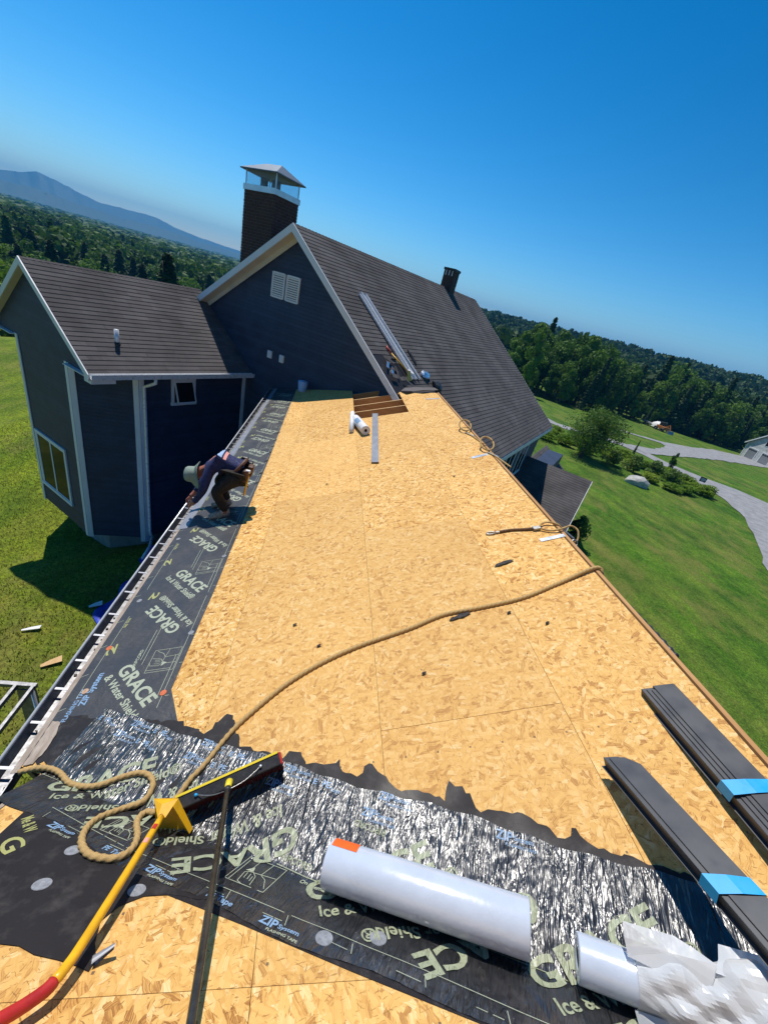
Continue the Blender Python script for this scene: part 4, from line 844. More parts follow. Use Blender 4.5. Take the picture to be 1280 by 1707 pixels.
bundle('trim_bundle', (2.335, 1.545, 6.715), (2.53, 1.535, 6.79), 5.5, 2.9, 4, .006, .60, 'taped bundle of charcoal metal trim beside the ridge')
bundle('trim_bundle', (1.84, 1.14, 6.60), (1.975, 1.12, 6.665), 17.5, 2.6, 2, .05, .60, 'taped charcoal metal trim propped over the wrinkled valley membrane')

# rope: over the ridge, across the deck, under the broom, looping to the eave corner
rp = [Vector((2.86, 2.70, 6.55)), Vector((2.785, 2.74, 6.77)), p1(2.72, 2.785, .022)] + [p1(x, y, .012) for x, y in ((2.33, 2.66), (1.98, 2.55), (1.62, 2.51), (1.31, 2.49), (1.01, 2.39), (.62, 2.29), (.34, 2.18), (.09, 2.03), (-.13, 1.83), (-.24, 1.70))]
rp += [pab(1.10, .32, .016), pab(1.074, .231, .018), pab(1.066, .14, .018), pab(1.04, .06, .02), pab(.99, .024, .022), pab(.935, -.01, .022)]
rp += [pab(a, bb, .018) for a, bb in ((.963, -.089), (1.082, -.19), (1.142, -.279), (1.135, -.356), (1.061, -.393), (.98, -.394), (.879, -.345), (.798, -.256), (.77, -.16), (.798, -.033))]
rp += [pab(a, bb, .018) for a, bb in ((.87, .054), (.864, .131), (.803, .176), (.714, .178), (.614, .127), (.515, .055), (.408, .016), (.285, .008), (.166, .035), (.062, .039), (-.03, .02))] + [p1(-1.50, 1.66, .012), p1(-1.56, 1.66, .006)]
b = MB(); b.tube(smoothpath(rp, .007), .0165, 12, True, 3, .17, 50); tag(b.build('rope', M['rope'], None, True), 'long tan braided rope snaking from the ridge to the eave corner', 'rope')

# tear-off shovel
sh_ = empty('roofing_shovel', (-.48, 1.15, 5.65)); tag(sh_, 'yellow roofing shovel with serrated blade and red grip', 'shovel')
hp = [Vector(q) for q in ((-.478, 1.155, 5.80), (-.484, 1.111, 5.824), (-.508, .749, 6.101), (-.528, .526, 6.263), (-.545, .465, 6.31))]
b = MB(); b.tube(smoothpath(hp, .03), .0175, 16); b.build('handle', M['yellow'], sh_, True)
b = MB(); b.tube(smoothpath([hp[-1], Vector((-.555, .445, 6.322)), Vector((-.595, .407, 6.352)), Vector((-.64, .37, 6.395)), Vector((-.72, .30, 6.46))], .02), .020, 16); b.build('grip', M['red'], sh_, True)
D_, C_ = Vector((-.515, 1.176, 5.645)), Vector((-.318, 1.160, 5.672)); B_, A_ = Vector((-.425, 1.250, 5.80)), Vector((-.555, 1.262, 5.765)); bn = (C_ - D_).cross(A_ - D_).normalized(); bn = bn if bn.y < 0 else -bn
b = MB(); teeth = [D_ + (C_ - D_) * (i / 16) + ((D_ - A_).normalized() * .016 if i % 2 else Vector()) for i in range(17)]
b.prism([A_, B_] + teeth[::-1], bn * .004); b.build('blade', M['yellow'], sh_)
b = MB(); s0 = hp[0]; b.add([A_ + bn * .006, B_ + bn * .006, s0 + Vector((.02, 0, 0)), s0 + Vector((-.02, 0, 0)), (A_ + B_) / 2 + bn * .05, s0 - Vector((0, 0, .02))], [(0, 1, 4), (1, 2, 4), (2, 3, 4), (3, 0, 4), (0, 3, 5), (2, 1, 5), (1, 0, 5)]); b.build('socket', M['yellow'], sh_)
b = MB(); b.prism([B_ + bn * .003, C_ + bn * .003, C_ + bn * .05 + Vector((0, 0, .01)), B_ + bn * .07], (B_ - A_).normalized() * .003); b.build('side_rib', M['yellow'], sh_)
patch(hp[1], hp[2], .0178, .02, .06, -.6, .6, M['red'], sh_, 'sticker', (0, 0, 1)); patch(hp[1], hp[2], .0178, .13, .165, -.6, .6, M['print_pink'], sh_, 'sticker', (0, 0, 1))

# push broom
br = empty('push_broom', (-.18, 1.33, 5.72)); tag(br, 'black push broom with red bristles and yellow edge strip', 'broom')
bL, bR = Vector((-.435, 1.235, 5.765)), Vector((.098, 1.405, 5.965)); bd = (bR - bL).normalized(); bu = (N1 - bd * N1.dot(bd)).normalized(); bf = bd.cross(bu); bf = bf if bf.y < 0 else -bf; bu = (bu + bf * .45).normalized(); bf = bd.cross(bu); bf = bf if bf.y < 0 else -bf
bc = (bL + bR) / 2; hl = (bR - bL).length / 2
b = MB(); b.box(bc - bu * .022, bd * hl, bf * .036, bu * .020); b.build('head_block', M['black'], br, bevel=.006)
b = MB(); b.box(bc - bf * .034 - bu * .001, bd * (hl - .004), bf * .006, bu * .0045); b.build('edge_strip', M['yellow_br'], br)
b = MB(); b.box(bR + bd * .004 - bu * .024, bd * .006, bf * .034, bu * .020); b.build('end_cap', M['red'], br, bevel=.005)
b = MB(); rbb = random.Random(2)
for i in range(52):
    for jn in range(6):
        c = bL + bd * (i + .5) / 52 * 2 * hl + bf * ((jn - 2.5) * .0115) - bu * .042; tip = c - bu * .075 + bf * ((jn - 2.5) * .006 + rbb.uniform(-.004, .004)) + bd * rbb.uniform(-.006, .006)
        r_ = .0055; b.add([c + bd * r_, c + bf * r_, c - bd * r_, c - bf * r_, tip + bd * r_ * 1.5, tip + bf * r_ * 1.5, tip - bd * r_ * 1.5, tip - bf * r_ * 1.5], [(0, 1, 5, 4), (1, 2, 6, 5), (2, 3, 7, 6), (3, 0, 4, 7), (4, 5, 6, 7)])
o = b.build('bristles', M['bristle'], br); o['kind'] = 'stuff'
ps = bc + bu * .015 + bf * .012; pe = Vector((-.079, .336, 6.43)); pd = (pe - ps).normalized()
b = MB(); b.tube([ps + pd * .03, pe, pe + pd * .55], .0145, 16); b.build('pole', M['pole'], br, True)
b = MB(); b.tube([ps - pd * .005 - bu * .012, ps + pd * .03, ps + pd * .045], [.022, .019, .018], 16); b.build('pole_collar', M['yellow_br'], br, True)
b = MB(); b.tube([ps + pd * .05, ps + pd * .075], .019, 12); b.build('brace_clamp', M['black'], br, True)
for sg, fr_ in ((-1, .62), (1, .62)):
    e_ = bc + bd * hl * sg * fr_ + bu * .002; b = MB(); b.tube(smoothpath([ps + pd * .065, (ps + pd * .07 + e_) / 2 + bf * .012, e_], .02), .0028, 6); b.build('brace_wire', M['steel'], br, True)
    b = MB(); b.tube([e_ - bu * .004, e_ + bu * .008], .009, 8); b.build('bolt', M['tape'] if sg < 0 else M['galv'], br, True)

# far items on the deck
def slat_bar():
    a, c, e, f = [Vector(q) for q in ((1.10, 8.895, 6.215), (1.215, 8.83, 6.258), (.915, 6.07, 6.150), (1.03, 6.025, 6.193))]
    t = empty('trim_length', tuple((a + f) / 2 - N1 * .05)); tag(t, 'single grey metal-faced length lying below the bare rafters', 'trim')
    b = MB(); b.prism([a, c, f, e], -N1 * .004); b.build('metal_face', M['greybar'], t)
    b = MB(); b.prism([a - N1 * .005 + Vector((.004, -.004, 0)), c - N1 * .005 + Vector((-.004, -.004, 0)), f - N1 * .005 + Vector((-.004, .001, 0)), e - N1 * .005 + Vector((.004, .001, 0))], -N1 * .042); b.build('wood_backing', M['leather'], t)
slat_bar()
t = roll('paper_roll', p1(.745, 8.40, .095), p1(.915, 7.52, .095), .092, .03, M['paper'], 'small white paper-wrapped roll near the bare rafters', 'roll')
b = MB(); b.tube([p1(.70, 8.68, .155), p1(.645, 7.78, .04)], .05, 14); o = b.build('cardboard_tube', M['paper'], None, True); tag(o, 'thin white tube leaning across the small paper roll', 'tube')
patch(p1(.745, 8.40, .095), p1(.915, 7.52, .095), .0935, .25, .55, -.5, .6, M['print_b'], t, 'printed_label', N1 + Vector((-.5, -.3, 0)))
bk_ = empty('bucket', tuple(p1(-.70, 12.35, 0))); tag(bk_, 'pale plastic bucket standing against the shaded gable wall', 'bucket')
cB = p1(-.70, 12.35, 0); b = MB(); b.tube([cB + HZ * .0, cB + HZ * .02, cB + HZ * .30, cB + HZ * .31, cB + HZ * .30, cB + HZ * .06], [.11, .115, .145, .15, .138, .108], 20); b.build('pail', M['print_sky'], bk_, True)
b = MB(); b.tube([cB + HZ * .27 + Vector((math.cos(t_) * .15, math.sin(t_) * .15 * .3 - .1, -abs(math.sin(t_)) * .1)) for t_ in np.linspace(0, math.pi, 12)], .004, 6); b.build('bail', M['steel'], bk_)
# fall-arrest lanyard at the ridge
ly = empty('safety_lanyard', tuple(p1(2.3, 3.58))); tag(ly, 'rope lanyard with steel snap hook lying across the ridge', 'lanyard')
b = MB(); hk = [p1(2.04 + .045 * math.cos(t_), 3.60 + .022 * math.sin(t_), .012) for t_ in np.linspace(.3, 6.0, 20)]; b.tube(hk, .0075, 8); b.build('snap_hook', M['steel'], ly, True)
b = MB(); b.bar(p1(2.09, 3.598, .014), p1(2.14, 3.595, .014), (0, .022, 0), N1 * .016); b.build('hook_eye', M['steel'], ly, bevel=.004)
b = MB(); b.tube(smoothpath([p1(2.13, 3.595, .016), p1(2.25, 3.60, .014), p1(2.38, 3.575, .016), p1(2.47, 3.56, .02)], .03), .0145, 8); b.build('webbing', M['webbing'], ly, True)
b = MB(); b.bar(p1(2.465, 3.555, .02), p1(2.545, 3.55, .025), (0, .055, 0), N1 * .03); b.build('rope_grab', M['steel'], ly, bevel=.008)
b = MB(); b.tube(smoothpath([p1(2.53, 3.55, .03), p1(2.60, 3.62, .03), p1(2.69, 3.60, .03), Vector((2.77, 3.55, 6.80)), Vector((2.82, 3.50, 6.70))], .02), .0105, 9, True, 3, .15, 70); b.build('lanyard_rope', M['rope'], ly, True)
b = MB(); b.tube(smoothpath([p1(2.53, 3.54, .025), p1(2.62, 3.47, .02), p1(2.72, 3.46, .03), Vector((2.84, 3.50, 6.86)), Vector((2.90, 3.44, 6.84)), Vector((2.88, 3.36, 6.76)), Vector((2.80, 3.35, 6.72))], .02), .0105, 9, True, 3, .15, 70); b.build('lanyard_rope', M['rope'], ly, True)
b = MB(); b.tube([Vector((2.84 + .035 * math.cos(t_), 3.33 + .02 * math.sin(t_), 6.74 + .035 * math.sin(t_))) for t_ in np.linspace(0, 6.2, 20)], .009, 8); b.build('carabiner', M['steel'], ly, True)
b = MB(); b.bar(Vector((2.76, 3.44, 6.80)), Vector((2.84, 3.36, 6.77)), (.02, .03, 0), (0, 0, .035)); b.build('clamp', M['steel'], ly, bevel=.006)
b = MB(); b.bar(p1(2.46, 3.345, .006), p1(2.72, 3.375, .006), (-.004, .05, 0), N1 * .004); tag(b.build('roof_anchor_plate', M['galv'], None), 'flat galvanised anchor plate nailed by the ridge beside the lanyard', 'anchor plate')
# two coiled hooks further up the ridge
for cx, cy, lab in ((2.62, 7.05, 'coiled rope eye on the ridge, farther of the two'), (2.70, 6.02, 'small rope eye with white tag on the ridge, nearer of the two')):
    t = empty('rope_eye', tuple(p1(cx, cy))); tag(t, lab, 'rope eye')
    b = MB(); b.tube([p1(cx, cy, .03) + Vector((.10 * math.cos(t_), .18 * math.sin(t_), .10 * (1 + math.sin(t_ + .6)) * .6)) for t_ in np.linspace(.2, 6.4, 26)], .014, 8, True, 3, .15, 60); b.build('eye_loop', M['rope'], t, True)
    b = MB(); b.bar(p1(cx - .02, cy - .18, .012), p1(cx + .06, cy - .42, .012), (.05, .01, 0), N1 * .012); b.build('steel_tag', M['galv'], t, bevel=.004)
    b = MB(); b.tube(smoothpath([p1(cx, cy - .15, .015), p1(cx + .05, cy - .5, .013), p1(cx + .10, cy - .85, .013)], .05), .012, 8); b.build('tail', M['rope'], t, True)
for (xa, ya, xb, yb), lab in (((2.40, 5.72, 2.66, 5.78), 'narrow galvanised strip by the nearer rope eye'), ((2.36, 9.55, 2.66, 9.42), 'narrow galvanised strip at the far top corner of the deck')):
    b = MB(); b.bar(p1(xa, ya, .004), p1(xb, yb, .004), (0, .07, 0), N1 * .003); tag(b.build('anchor_strip', M['galv'], None), lab, 'metal strip')
# black roll just over the ridge
b = MB(); bt = [Vector((2.86, 2.50, 6.70)), Vector((2.875, 2.2, 6.705)), Vector((2.90, 1.86, 6.70))]; b.tube(smoothpath(bt, .02), [.028 + .006 * math.sin(i * 1.9) for i in range(len(smoothpath(bt, .02)))], 12); tag(b.build('felt_roll', M['black'], None, True), 'thin black roll lying just over the ridge above the lawn', 'roll')
# torn scraps lying about
def scrap(x0, y0, x1, y1, wd, lab, seed, m='scrap'):
    r_ = random.Random(seed); a, c = Vector((x0, y0)), Vector((x1, y1)); d = (c - a); nrm = Vector((-d.y, d.x)).normalized(); up_, dn = [], []
    for i in range(8):
        t_ = i / 7; p = a + d * t_; q = wd * math.sin(math.pi * (t_ * .9 + .05)) * r_.uniform(.7, 1.2); up_.append(p + nrm * q * .6); dn.append(p - nrm * q * .4)
    poly = [(p.x, p.y) for p in up_ + dn[::-1]]; b = MB(); vs = [p1(x, y, .004 + .012 * abs(math.sin(i * 1.3))) for i, (x, y) in enumerate(poly)]; b.prism(vs, N1 * .0025); tag(b.build('felt_scrap', M[m], None), lab, 'scrap')
scrap(1.90, 3.03, 2.10, 3.085, .045, 'leaf-shaped black felt scrap between the lanyard and the rope', 1)
scrap(1.345, 2.42, 1.53, 2.47, .045, 'pointed black felt scrap touching the near side of the rope', 2)
for k, (x, y, lab) in enumerate(((1.822, 2.403, 'tiny dark scrap right of the scrap under the rope'), (2.062, 2.233, 'tiny dark scrap below the rope near the ridge'), (.083, 2.639, 'tiny dark scrap left of the rope bend'), (1.061, 1.939, 'tiny dark scrap in the middle of the near sheathing'), (.252, 5.50, 'dark scrap level with the bent worker'), (2.009, 5.144, 'small dark scrap beside the upper seam'), (.30, 2.356, 'tiny dark scrap just above the rope'))): scrap(x - .018, y - .006, x + .018, y + .008, .02, lab, 10 + k)
for k in range(7):
    y = 5.9 + k * .42 + random.uniform(-.1, .1); scrap(-.86, y, -.80, y + .06, .02, 'tiny torn felt bit along the sheathing edge beside the worker', 40 + k)
for o in bpy.data.objects:
    if o.get('label') == 'tiny torn felt bit along the sheathing edge beside the worker': o['group'] = 'felt bits along the underlayment edge'

# things on the old roof: flashing bundle, second shovel, rubble
def onR(u, v, e=0): return H(u, v, zr(v)) + NR * e
t = empty('flashing_bundle', tuple(onR(10.6, -6.4))); tag(t, 'bundle of long bright metal channels resting on the shingled slope', 'metal channels')
for k, (u0, u1) in enumerate(((10.46, 10.52), (10.57, 10.64), (10.68, 10.76), (10.82, 10.98))):
    a, c = onR(u0, -7.62 - .05 * (k % 2), .03 + .02 * (k == 1)), onR(u1, -5.32, .05 + .02 * (k == 1)); dd = (c - a).normalized(); sx = dd.cross(NR).normalized(); b = MB(); wd = .034
    pf = [(-wd, .045), (-wd, 0), (wd, 0), (wd, .045), (wd - .006, .045), (wd - .006, .005), (-wd + .006, .005), (-wd + .006, .045)]
    b.prism([a + sx * x + NR * z for x, z in pf], c - a); b.build('channel', M['bright'], t)
t = empty('flat_shovel', tuple(onR(10.35, -5.5))); tag(t, 'yellow shovel with red grip beside the bright metal channels', 'shovel')
b = MB(); b.tube([onR(10.24, -6.02, .05), onR(10.36, -5.50, .14)], .02, 8); b.build('handle', M['yellow'], t, True)
b = MB(); b.tube([onR(10.20, -6.2, .05), onR(10.24, -6.02, .05)], .026, 8); b.build('grip', M['red'], t, True)
b = MB(); b.prism([onR(10.32, -5.5, .16), onR(10.46, -5.48, .16), onR(10.52, -5.30, .02), onR(10.28, -5.32, .02)], NR * .01); b.build('blade', M['yellow'], t)
# exposed felt where old shingles were torn back
b = MB(); rz_ = random.Random(9); pts = [(9.32, -6.35), (9.6, -6.42), (9.75, -6.2), (10.05, -6.28), (10.2, -6.0), (10.42, -6.05), (10.5, -5.7), (10.9, -5.55), (11.2, -5.6), (11.35, -5.2), (11.2, -4.95), (9.32, -4.9)]
b.prism([onR(u, v, .006) for u, v in pts], NR * .003); b.build('exposed_felt', M['matte_film'], main_roof)
def lump(name, c, ex, ey, en, m, lab, cat, seed, ax=.5):
    r_ = random.Random(seed); bm = bmesh.new(); bmesh.ops.create_icosphere(bm, subdivisions=2, radius=1)
    for v in bm.verts:
        k = 1 + r_.uniform(-ax, ax) * .5; v.co *= k
    me = bpy.data.meshes.new(name); bm.to_mesh(me); bm.free(); me.materials.append(M[m]); o = link(name, me); o.matrix_world = Matrix(((ex.x, ey.x, en.x, c.x), (ex.y, ey.y, en.y, c.y), (ex.z, ey.z, en.z, c.z), (0, 0, 0, 1))); return tag(o, lab, cat)
lump('foil_scrap', onR(11.55, -5.42, .05), HU * .2, eu_r * .16, NR * .08, 'foil', 'crumpled bright foil by the bottom of the metal channels', 'scrap', 3)
lump('tarp_scrap', onR(11.85, -5.12, .07), HU * .2, eu_r * .2, NR * .1, 'black', 'black crumpled plastic beside the bright foil', 'scrap', 4)
lump('foil_scrap', onR(10.62, -5.48, .06), HU * .12, eu_r * .12, NR * .07, 'paper', 'crumpled white and pink wrapper next to the far shovel', 'scrap', 5)
lump('felt_scrap', onR(11.4, -5.95, .03), HU * .05, eu_r * .3, NR * .04, 'black', 'narrow black felt strip curled up right of the metal channels', 'scrap', 6)
for k in range(9):
    r_ = random.Random(60 + k); b = MB(); c0 = onR(9.55 + r_.uniform(0, .75), -5.95 + r_.uniform(-.1, .75), .03 + .01 * k); a_ = r_.uniform(0, 3); e1_, e2_ = HU * math.cos(a_) + eu_r * math.sin(a_), -HU * math.sin(a_) + eu_r * math.cos(a_); b.box(c0, e1_ * r_.uniform(.08, .2), e2_ * r_.uniform(.03, .07), NR * .005)
    tag(b.build('shingle_scrap', M['shingle'] if k % 3 else M['foil'], None), 'torn shingle scrap heaped in the ripped-back roof corner', 'scrap', 'shingle scraps in the torn corner')
# lifted old roofing lapped over the deck corner
b = MB(); lp = [(1.92, 10.55), (2.02, 10.25), (2.22, 10.30), (2.40, 10.12), (2.62, 10.08), (2.74, 9.98), (2.70, 10.28), (2.55, 10.55), (2.30, 10.75), (2.05, 10.80)]
b.prism([p1(x, min(y, gy_(x) + .3), .03 + .05 * math.sin(i * 1.7) ** 2) for i, (x, y) in enumerate(lp)], N1 * .012); b.build('lifted_roofing', M['shingle'], deck)

# ------------------------------------------------------------------ worker
def skin_mesh(name, joints, edges, m, parent, root, sub=2):
    me = bpy.data.meshes.new(name); o0 = Vector(parent.location); keys = list(joints); ix = {k: i for i, k in enumerate(keys)}
    me.from_pydata([tuple(Vector(joints[k][0]) - o0) for k in keys], [(ix[a], ix[c]) for a, c in edges], []); me.update(); me.materials.append(m)
    o = link(name, me, parent, o0); sk = o.modifiers.new('skin', 'SKIN'); sk.use_smooth_shade = True; sk.branch_smoothing = .6
    if not me.skin_vertices: 
        bm = bmesh.new(); bm.from_mesh(me); bm.verts.layers.skin.verify(); bm.to_mesh(me); bm.free()
    for k in keys:
        s_ = me.skin_vertices[0].data[ix[k]]; r_ = joints[k][1]; s_.radius = r_ if hasattr(r_, '__len__') else (r_, r_); s_.use_root = (k == root)
    sb = o.modifiers.new('sub', 'SUBSURF'); sb.levels = sub; sb.render_levels = sub; return o
pz = lambda x, y, e=0: p1(x, y, e)
wk = empty('person', tuple(p1(-1.15, 5.1))); tag(wk, 'person in blue shirt and sun hat bent over the gutter edge', 'person')
J = dict(pel=((-.965, 5.16, 6.03), .125), sp1=((-1.07, 5.17, 6.10), .12), sp2=((-1.18, 5.19, 6.08), .135), ch=((-1.30, 5.20, 6.00), .135), nk=((-1.42, 5.20, 5.92), .06), hd0=((-1.49, 5.19, 5.87), .08), hd=((-1.56, 5.18, 5.82), .095), ht=((-1.62, 5.17, 5.78), .07),
         shl=((-1.33, 5.03, 5.98), .068), ell=((-1.37, 4.95, 5.72), .048), wrl=((-1.50, 5.03, 5.47), .034), hal=((-1.545, 5.06, 5.42), .036), shr=((-1.35, 5.38, 5.95), .068), elr=((-1.47, 5.50, 5.70), .048), wrr=((-1.60, 5.38, 5.43), .034), har=((-1.645, 5.33, 5.37), .036),
         hpl=((-.99, 5.04, 5.94), .095), knl=((-1.22, 4.95, 5.74), .068), anl=((-1.06, 4.97, 5.44), .045), ftl=((-1.20, 4.95, 5.385), .042), hpr=((-.99, 5.29, 5.94), .095), knr=((-1.28, 5.34, 5.72), .068), anr=((-1.12, 5.32, 5.42), .045), ftr=((-1.27, 5.31, 5.365), .042))
EB = [('pel', 'sp1'), ('sp1', 'sp2'), ('sp2', 'ch'), ('ch', 'nk'), ('nk', 'hd0'), ('hd0', 'hd'), ('hd', 'ht'), ('ch', 'shl'), ('shl', 'ell'), ('ell', 'wrl'), ('wrl', 'hal'), ('ch', 'shr'), ('shr', 'elr'), ('elr', 'wrr'), ('wrr', 'har'), ('pel', 'hpl'), ('hpl', 'knl'), ('knl', 'anl'), ('anl', 'ftl'), ('pel', 'hpr'), ('hpr', 'knr'), ('knr', 'anr'), ('anr', 'ftr')]
skin_mesh('body', J, EB, M['skin'], wk, 'pel')
def grown(keys, k, extra=None):
    d = {q: (J[q][0], J[q][1] * k if not isinstance(k, dict) else J[q][1] * k.get(q, 1.15)) for q in keys}
    if extra: d.update(extra)
    return d
sk_ = ['pel', 'sp1', 'sp2', 'ch', 'shl', 'ell', 'wrl', 'shr', 'elr', 'wrr']; nk2 = {'nk2': ((-1.385, 5.20, 5.95), .075)}
shirt = skin_mesh('shirt', grown(sk_, 1.18, nk2), [e for e in EB if e[0] in sk_ and e[1] in sk_] + [('ch', 'nk2')], M['shirt'], wk, 'sp1')
tk = ['pel', 'hpl', 'knl', 'anl', 'hpr', 'knr', 'anr']
skin_mesh('trousers', grown(tk, 1.27), [e for e in EB if e[0] in tk and e[1] in tk], M['trousers'], wk, 'pel')
for q in ('l', 'r'):   # hands with five fingers, shoes
    hb = Vector(J['ha' + q][0]); wr_ = Vector(J['wr' + q][0]); fd = (hb - wr_).normalized(); sd_ = fd.cross(Vector((1, 0, .2))).normalized()
    jj = {'w': (wr_ * .3 + hb * .7, .030)}; ee = []
    for f_, (off, ln) in enumerate(((-.030, .062), (-.010, .075), (.010, .078), (.028, .065))):
        jj['a%d' % f_] = (hb + sd_ * off + fd * .02, .0105); jj['b%d' % f_] = (hb + sd_ * off * 1.1 + fd * (.02 + ln * .55) + Vector((-.006, 0, -.006)), .0095); jj['c%d' % f_] = (hb + sd_ * off * 1.1 + fd * (.02 + ln * .9) + Vector((.012, 0, -.022)), .008); ee += [('w', 'a%d' % f_), ('a%d' % f_, 'b%d' % f_), ('b%d' % f_, 'c%d' % f_)]
    jj['t0'] = (wr_ * .3 + hb * .7 + sd_ * -.035 + fd * .015, .011); jj['t1'] = (hb + sd_ * -.055 + fd * .035, .0095); ee += [('w', 't0'), ('t0', 't1')]
    skin_mesh('hand', jj, ee, M['skin'], wk, 'w', 1)
    an, ft = Vector(J['an' + q][0]), Vector(J['ft' + q][0]); fdv = (ft - an); fdv.z = 0; fdv.normalize(); fdv = (fdv - N1 * fdv.dot(N1)).normalized(); sdv = N1.cross(fdv); base = p1(an.x, an.y, 0) - fdv * .05
    b = MB(); out = [(0, -.035), (.10, -.045), (.20, -.05), (.27, -.03), (.285, 0), (.27, .03), (.20, .05), (.10, .045), (0, .035), (-.015, 0)]
    lo_ = [base + fdv * x + sdv * y + N1 * .004 for x, y in out]; mi = [base + fdv * x * .98 + sdv * y + N1 * (.075 if x < .12 else .055) for x, y in out]; hi = [base + fdv * min(x, .10) * .9 + sdv * y * .75 + N1 * (.12 if x < .12 else .095) for x, y in out]; n = len(out)
    b.add(lo_ + mi + hi, [tuple(range(n))[::-1], tuple(range(2 * n, 3 * n))] + [(r_ * n + i, r_ * n + (i + 1) % n, (r_ + 1) * n + (i + 1) % n, (r_ + 1) * n + i) for r_ in (0, 1) for i in range(n)]); b.build('shoe', M['shoe'], wk, True)
hc = Vector(J['hd'][0]); ax = Vector((-.80, -.30, .10)).normalized(); hx = ax.orthogonal().normalized(); hy = ax.cross(hx); b = MB(); nseg = 28
pr_ = [(.185, -.035), (.19, -.045), (.15, -.012), (.112, .0), (.110, .03), (.104, .075), (.085, .105), (.045, .12), (0.001, .122)]
vs = [hc + ax * z + (hx * math.cos(2 * math.pi * i / nseg) + hy * math.sin(2 * math.pi * i / nseg)) * r_ + ax * (-.03 * math.cos(2 * math.pi * i / nseg * 2) if r_ > .14 else 0) for r_, z in pr_ for i in range(nseg)]
b.add(vs, [(q * nseg + i, q * nseg + (i + 1) % nseg, (q + 1) * nseg + (i + 1) % nseg, (q + 1) * nseg + i) for q in range(len(pr_) - 1) for i in range(nseg)]); b.build('sun_hat', M['hat'], wk, True)
b = MB(); fdn = Vector((-.35, -.1, -.9)).normalized()   # face under the brim: nose, ears, eyes, mouth
def blob(b, c, r_, n=8):
    vs = [c + Vector((math.sin(p_) * math.cos(t_), math.sin(p_) * math.sin(t_), math.cos(p_))) * r_ for p_ in np.linspace(.15, 3.0, 6) for t_ in np.linspace(0, 2 * math.pi, n, endpoint=False)]; b.add(vs, [(q * n + i, q * n + (i + 1) % n, (q + 1) * n + (i + 1) % n, (q + 1) * n + i) for q in range(5) for i in range(n)])
sdh = Vector((0, 1, 0)); f0 = hc + fdn * .088
blob(b, f0 + fdn * .012, .016); blob(b, hc + sdh * .095 - ax * .02, .022); blob(b, hc - sdh * .095 - ax * .02, .022); b.build('face_features', M['skin'], wk, True)
b = MB(); blob(b, f0 + sdh * .032 + ax * .02, .010); blob(b, f0 - sdh * .032 + ax * .02, .010); b.box(f0 - ax * .035, sdh * .022, ax * .004, fdn * .006); b.build('eyes_and_mouth', M['hair'], wk, True)
# print on the shirt back, wrapped on it
def shirtprint(cs, m):
    b = MB(); k = 6; A, B_, C, D = [Vector(c) for c in cs]; vs = [(A * (1 - i / k) + B_ * (i / k)) * (1 - j / k) + (D * (1 - i / k) + C * (i / k)) * (j / k) for j in range(k + 1) for i in range(k + 1)]
    b.add(vs, [(j * 7 + i, j * 7 + i + 1, j * 7 + 8 + i, j * 7 + 7 + i) for j in range(k) for i in range(k)]); o = b.build('shirt_print', m, wk, True); s_ = o.modifiers.new('wrap', 'SHRINKWRAP'); s_.target = shirt; s_.offset = .005; s_.wrap_method = 'PROJECT'; s_.use_project_z = True; s_.use_negative_direction = True; s_.use_positive_direction = True
zz = 6.3
shirtprint([(-1.17, 5.08, zz), (-1.13, 5.08, zz), (-1.13, 5.32, zz), (-1.17, 5.32, zz)], M['print_pink'])
shirtprint([(-1.27, 5.09, zz), (-1.19, 5.09, zz), (-1.19, 5.30, zz), (-1.27, 5.30, zz)], M['print_sky'])
shirtprint([(-1.36, 5.12, zz), (-1.285, 5.19, zz), (-1.285, 5.22, zz), (-1.34, 5.18, zz)], M['print_pink']); shirtprint([(-1.34, 5.24, zz), (-1.285, 5.20, zz), (-1.285, 5.23, zz), (-1.36, 5.30, zz)], M['print_pink'])
# belt with pouches
bc_ = Vector(J['pel'][0]); b = MB(); axb = (Vector(J['sp1'][0]) - bc_).normalized(); e1b = axb.orthogonal().normalized(); e2b = axb.cross(e1b)
b.tube([bc_ + axb * .02 + (e1b * math.cos(t_) + e2b * math.sin(t_)) * .168 for t_ in np.linspace(0, 6.2832, 28)], .024, 6); b.build('tool_belt', M['leather'], wk, True)
for (dx, dy, dz, sx_, sy_, sz_, m) in ((.10, -.13, -.02, .045, .05, .09, 'leather'), (.14, .02, .0, .04, .06, .08, 'leather'), (.10, .15, .0, .045, .05, .08, 'black'), (.02, .19, .05, .05, .03, .07, 'black')):
    b = MB(); b.box(bc_ + Vector((dx, dy, dz)), (sx_, 0, 0), (0, sy_, 0), (sx_ * .3, 0, sz_)); b.build('tool_pouch', M[m], wk, bevel=.02)
b = MB(); b.tube([bc_ + Vector((.15, -.14, .0)), bc_ + Vector((.12, -.20, -.28))], .014, 8); b.build('hammer_handle', M['yellow'], wk, True)
b = MB(); b.box(bc_ + Vector((.14, -.15, .06)), (.03, 0, .0), (0, .02, 0), (0, 0, .02)); b.build('tape_measure', M['paper'], wk, bevel=.006)

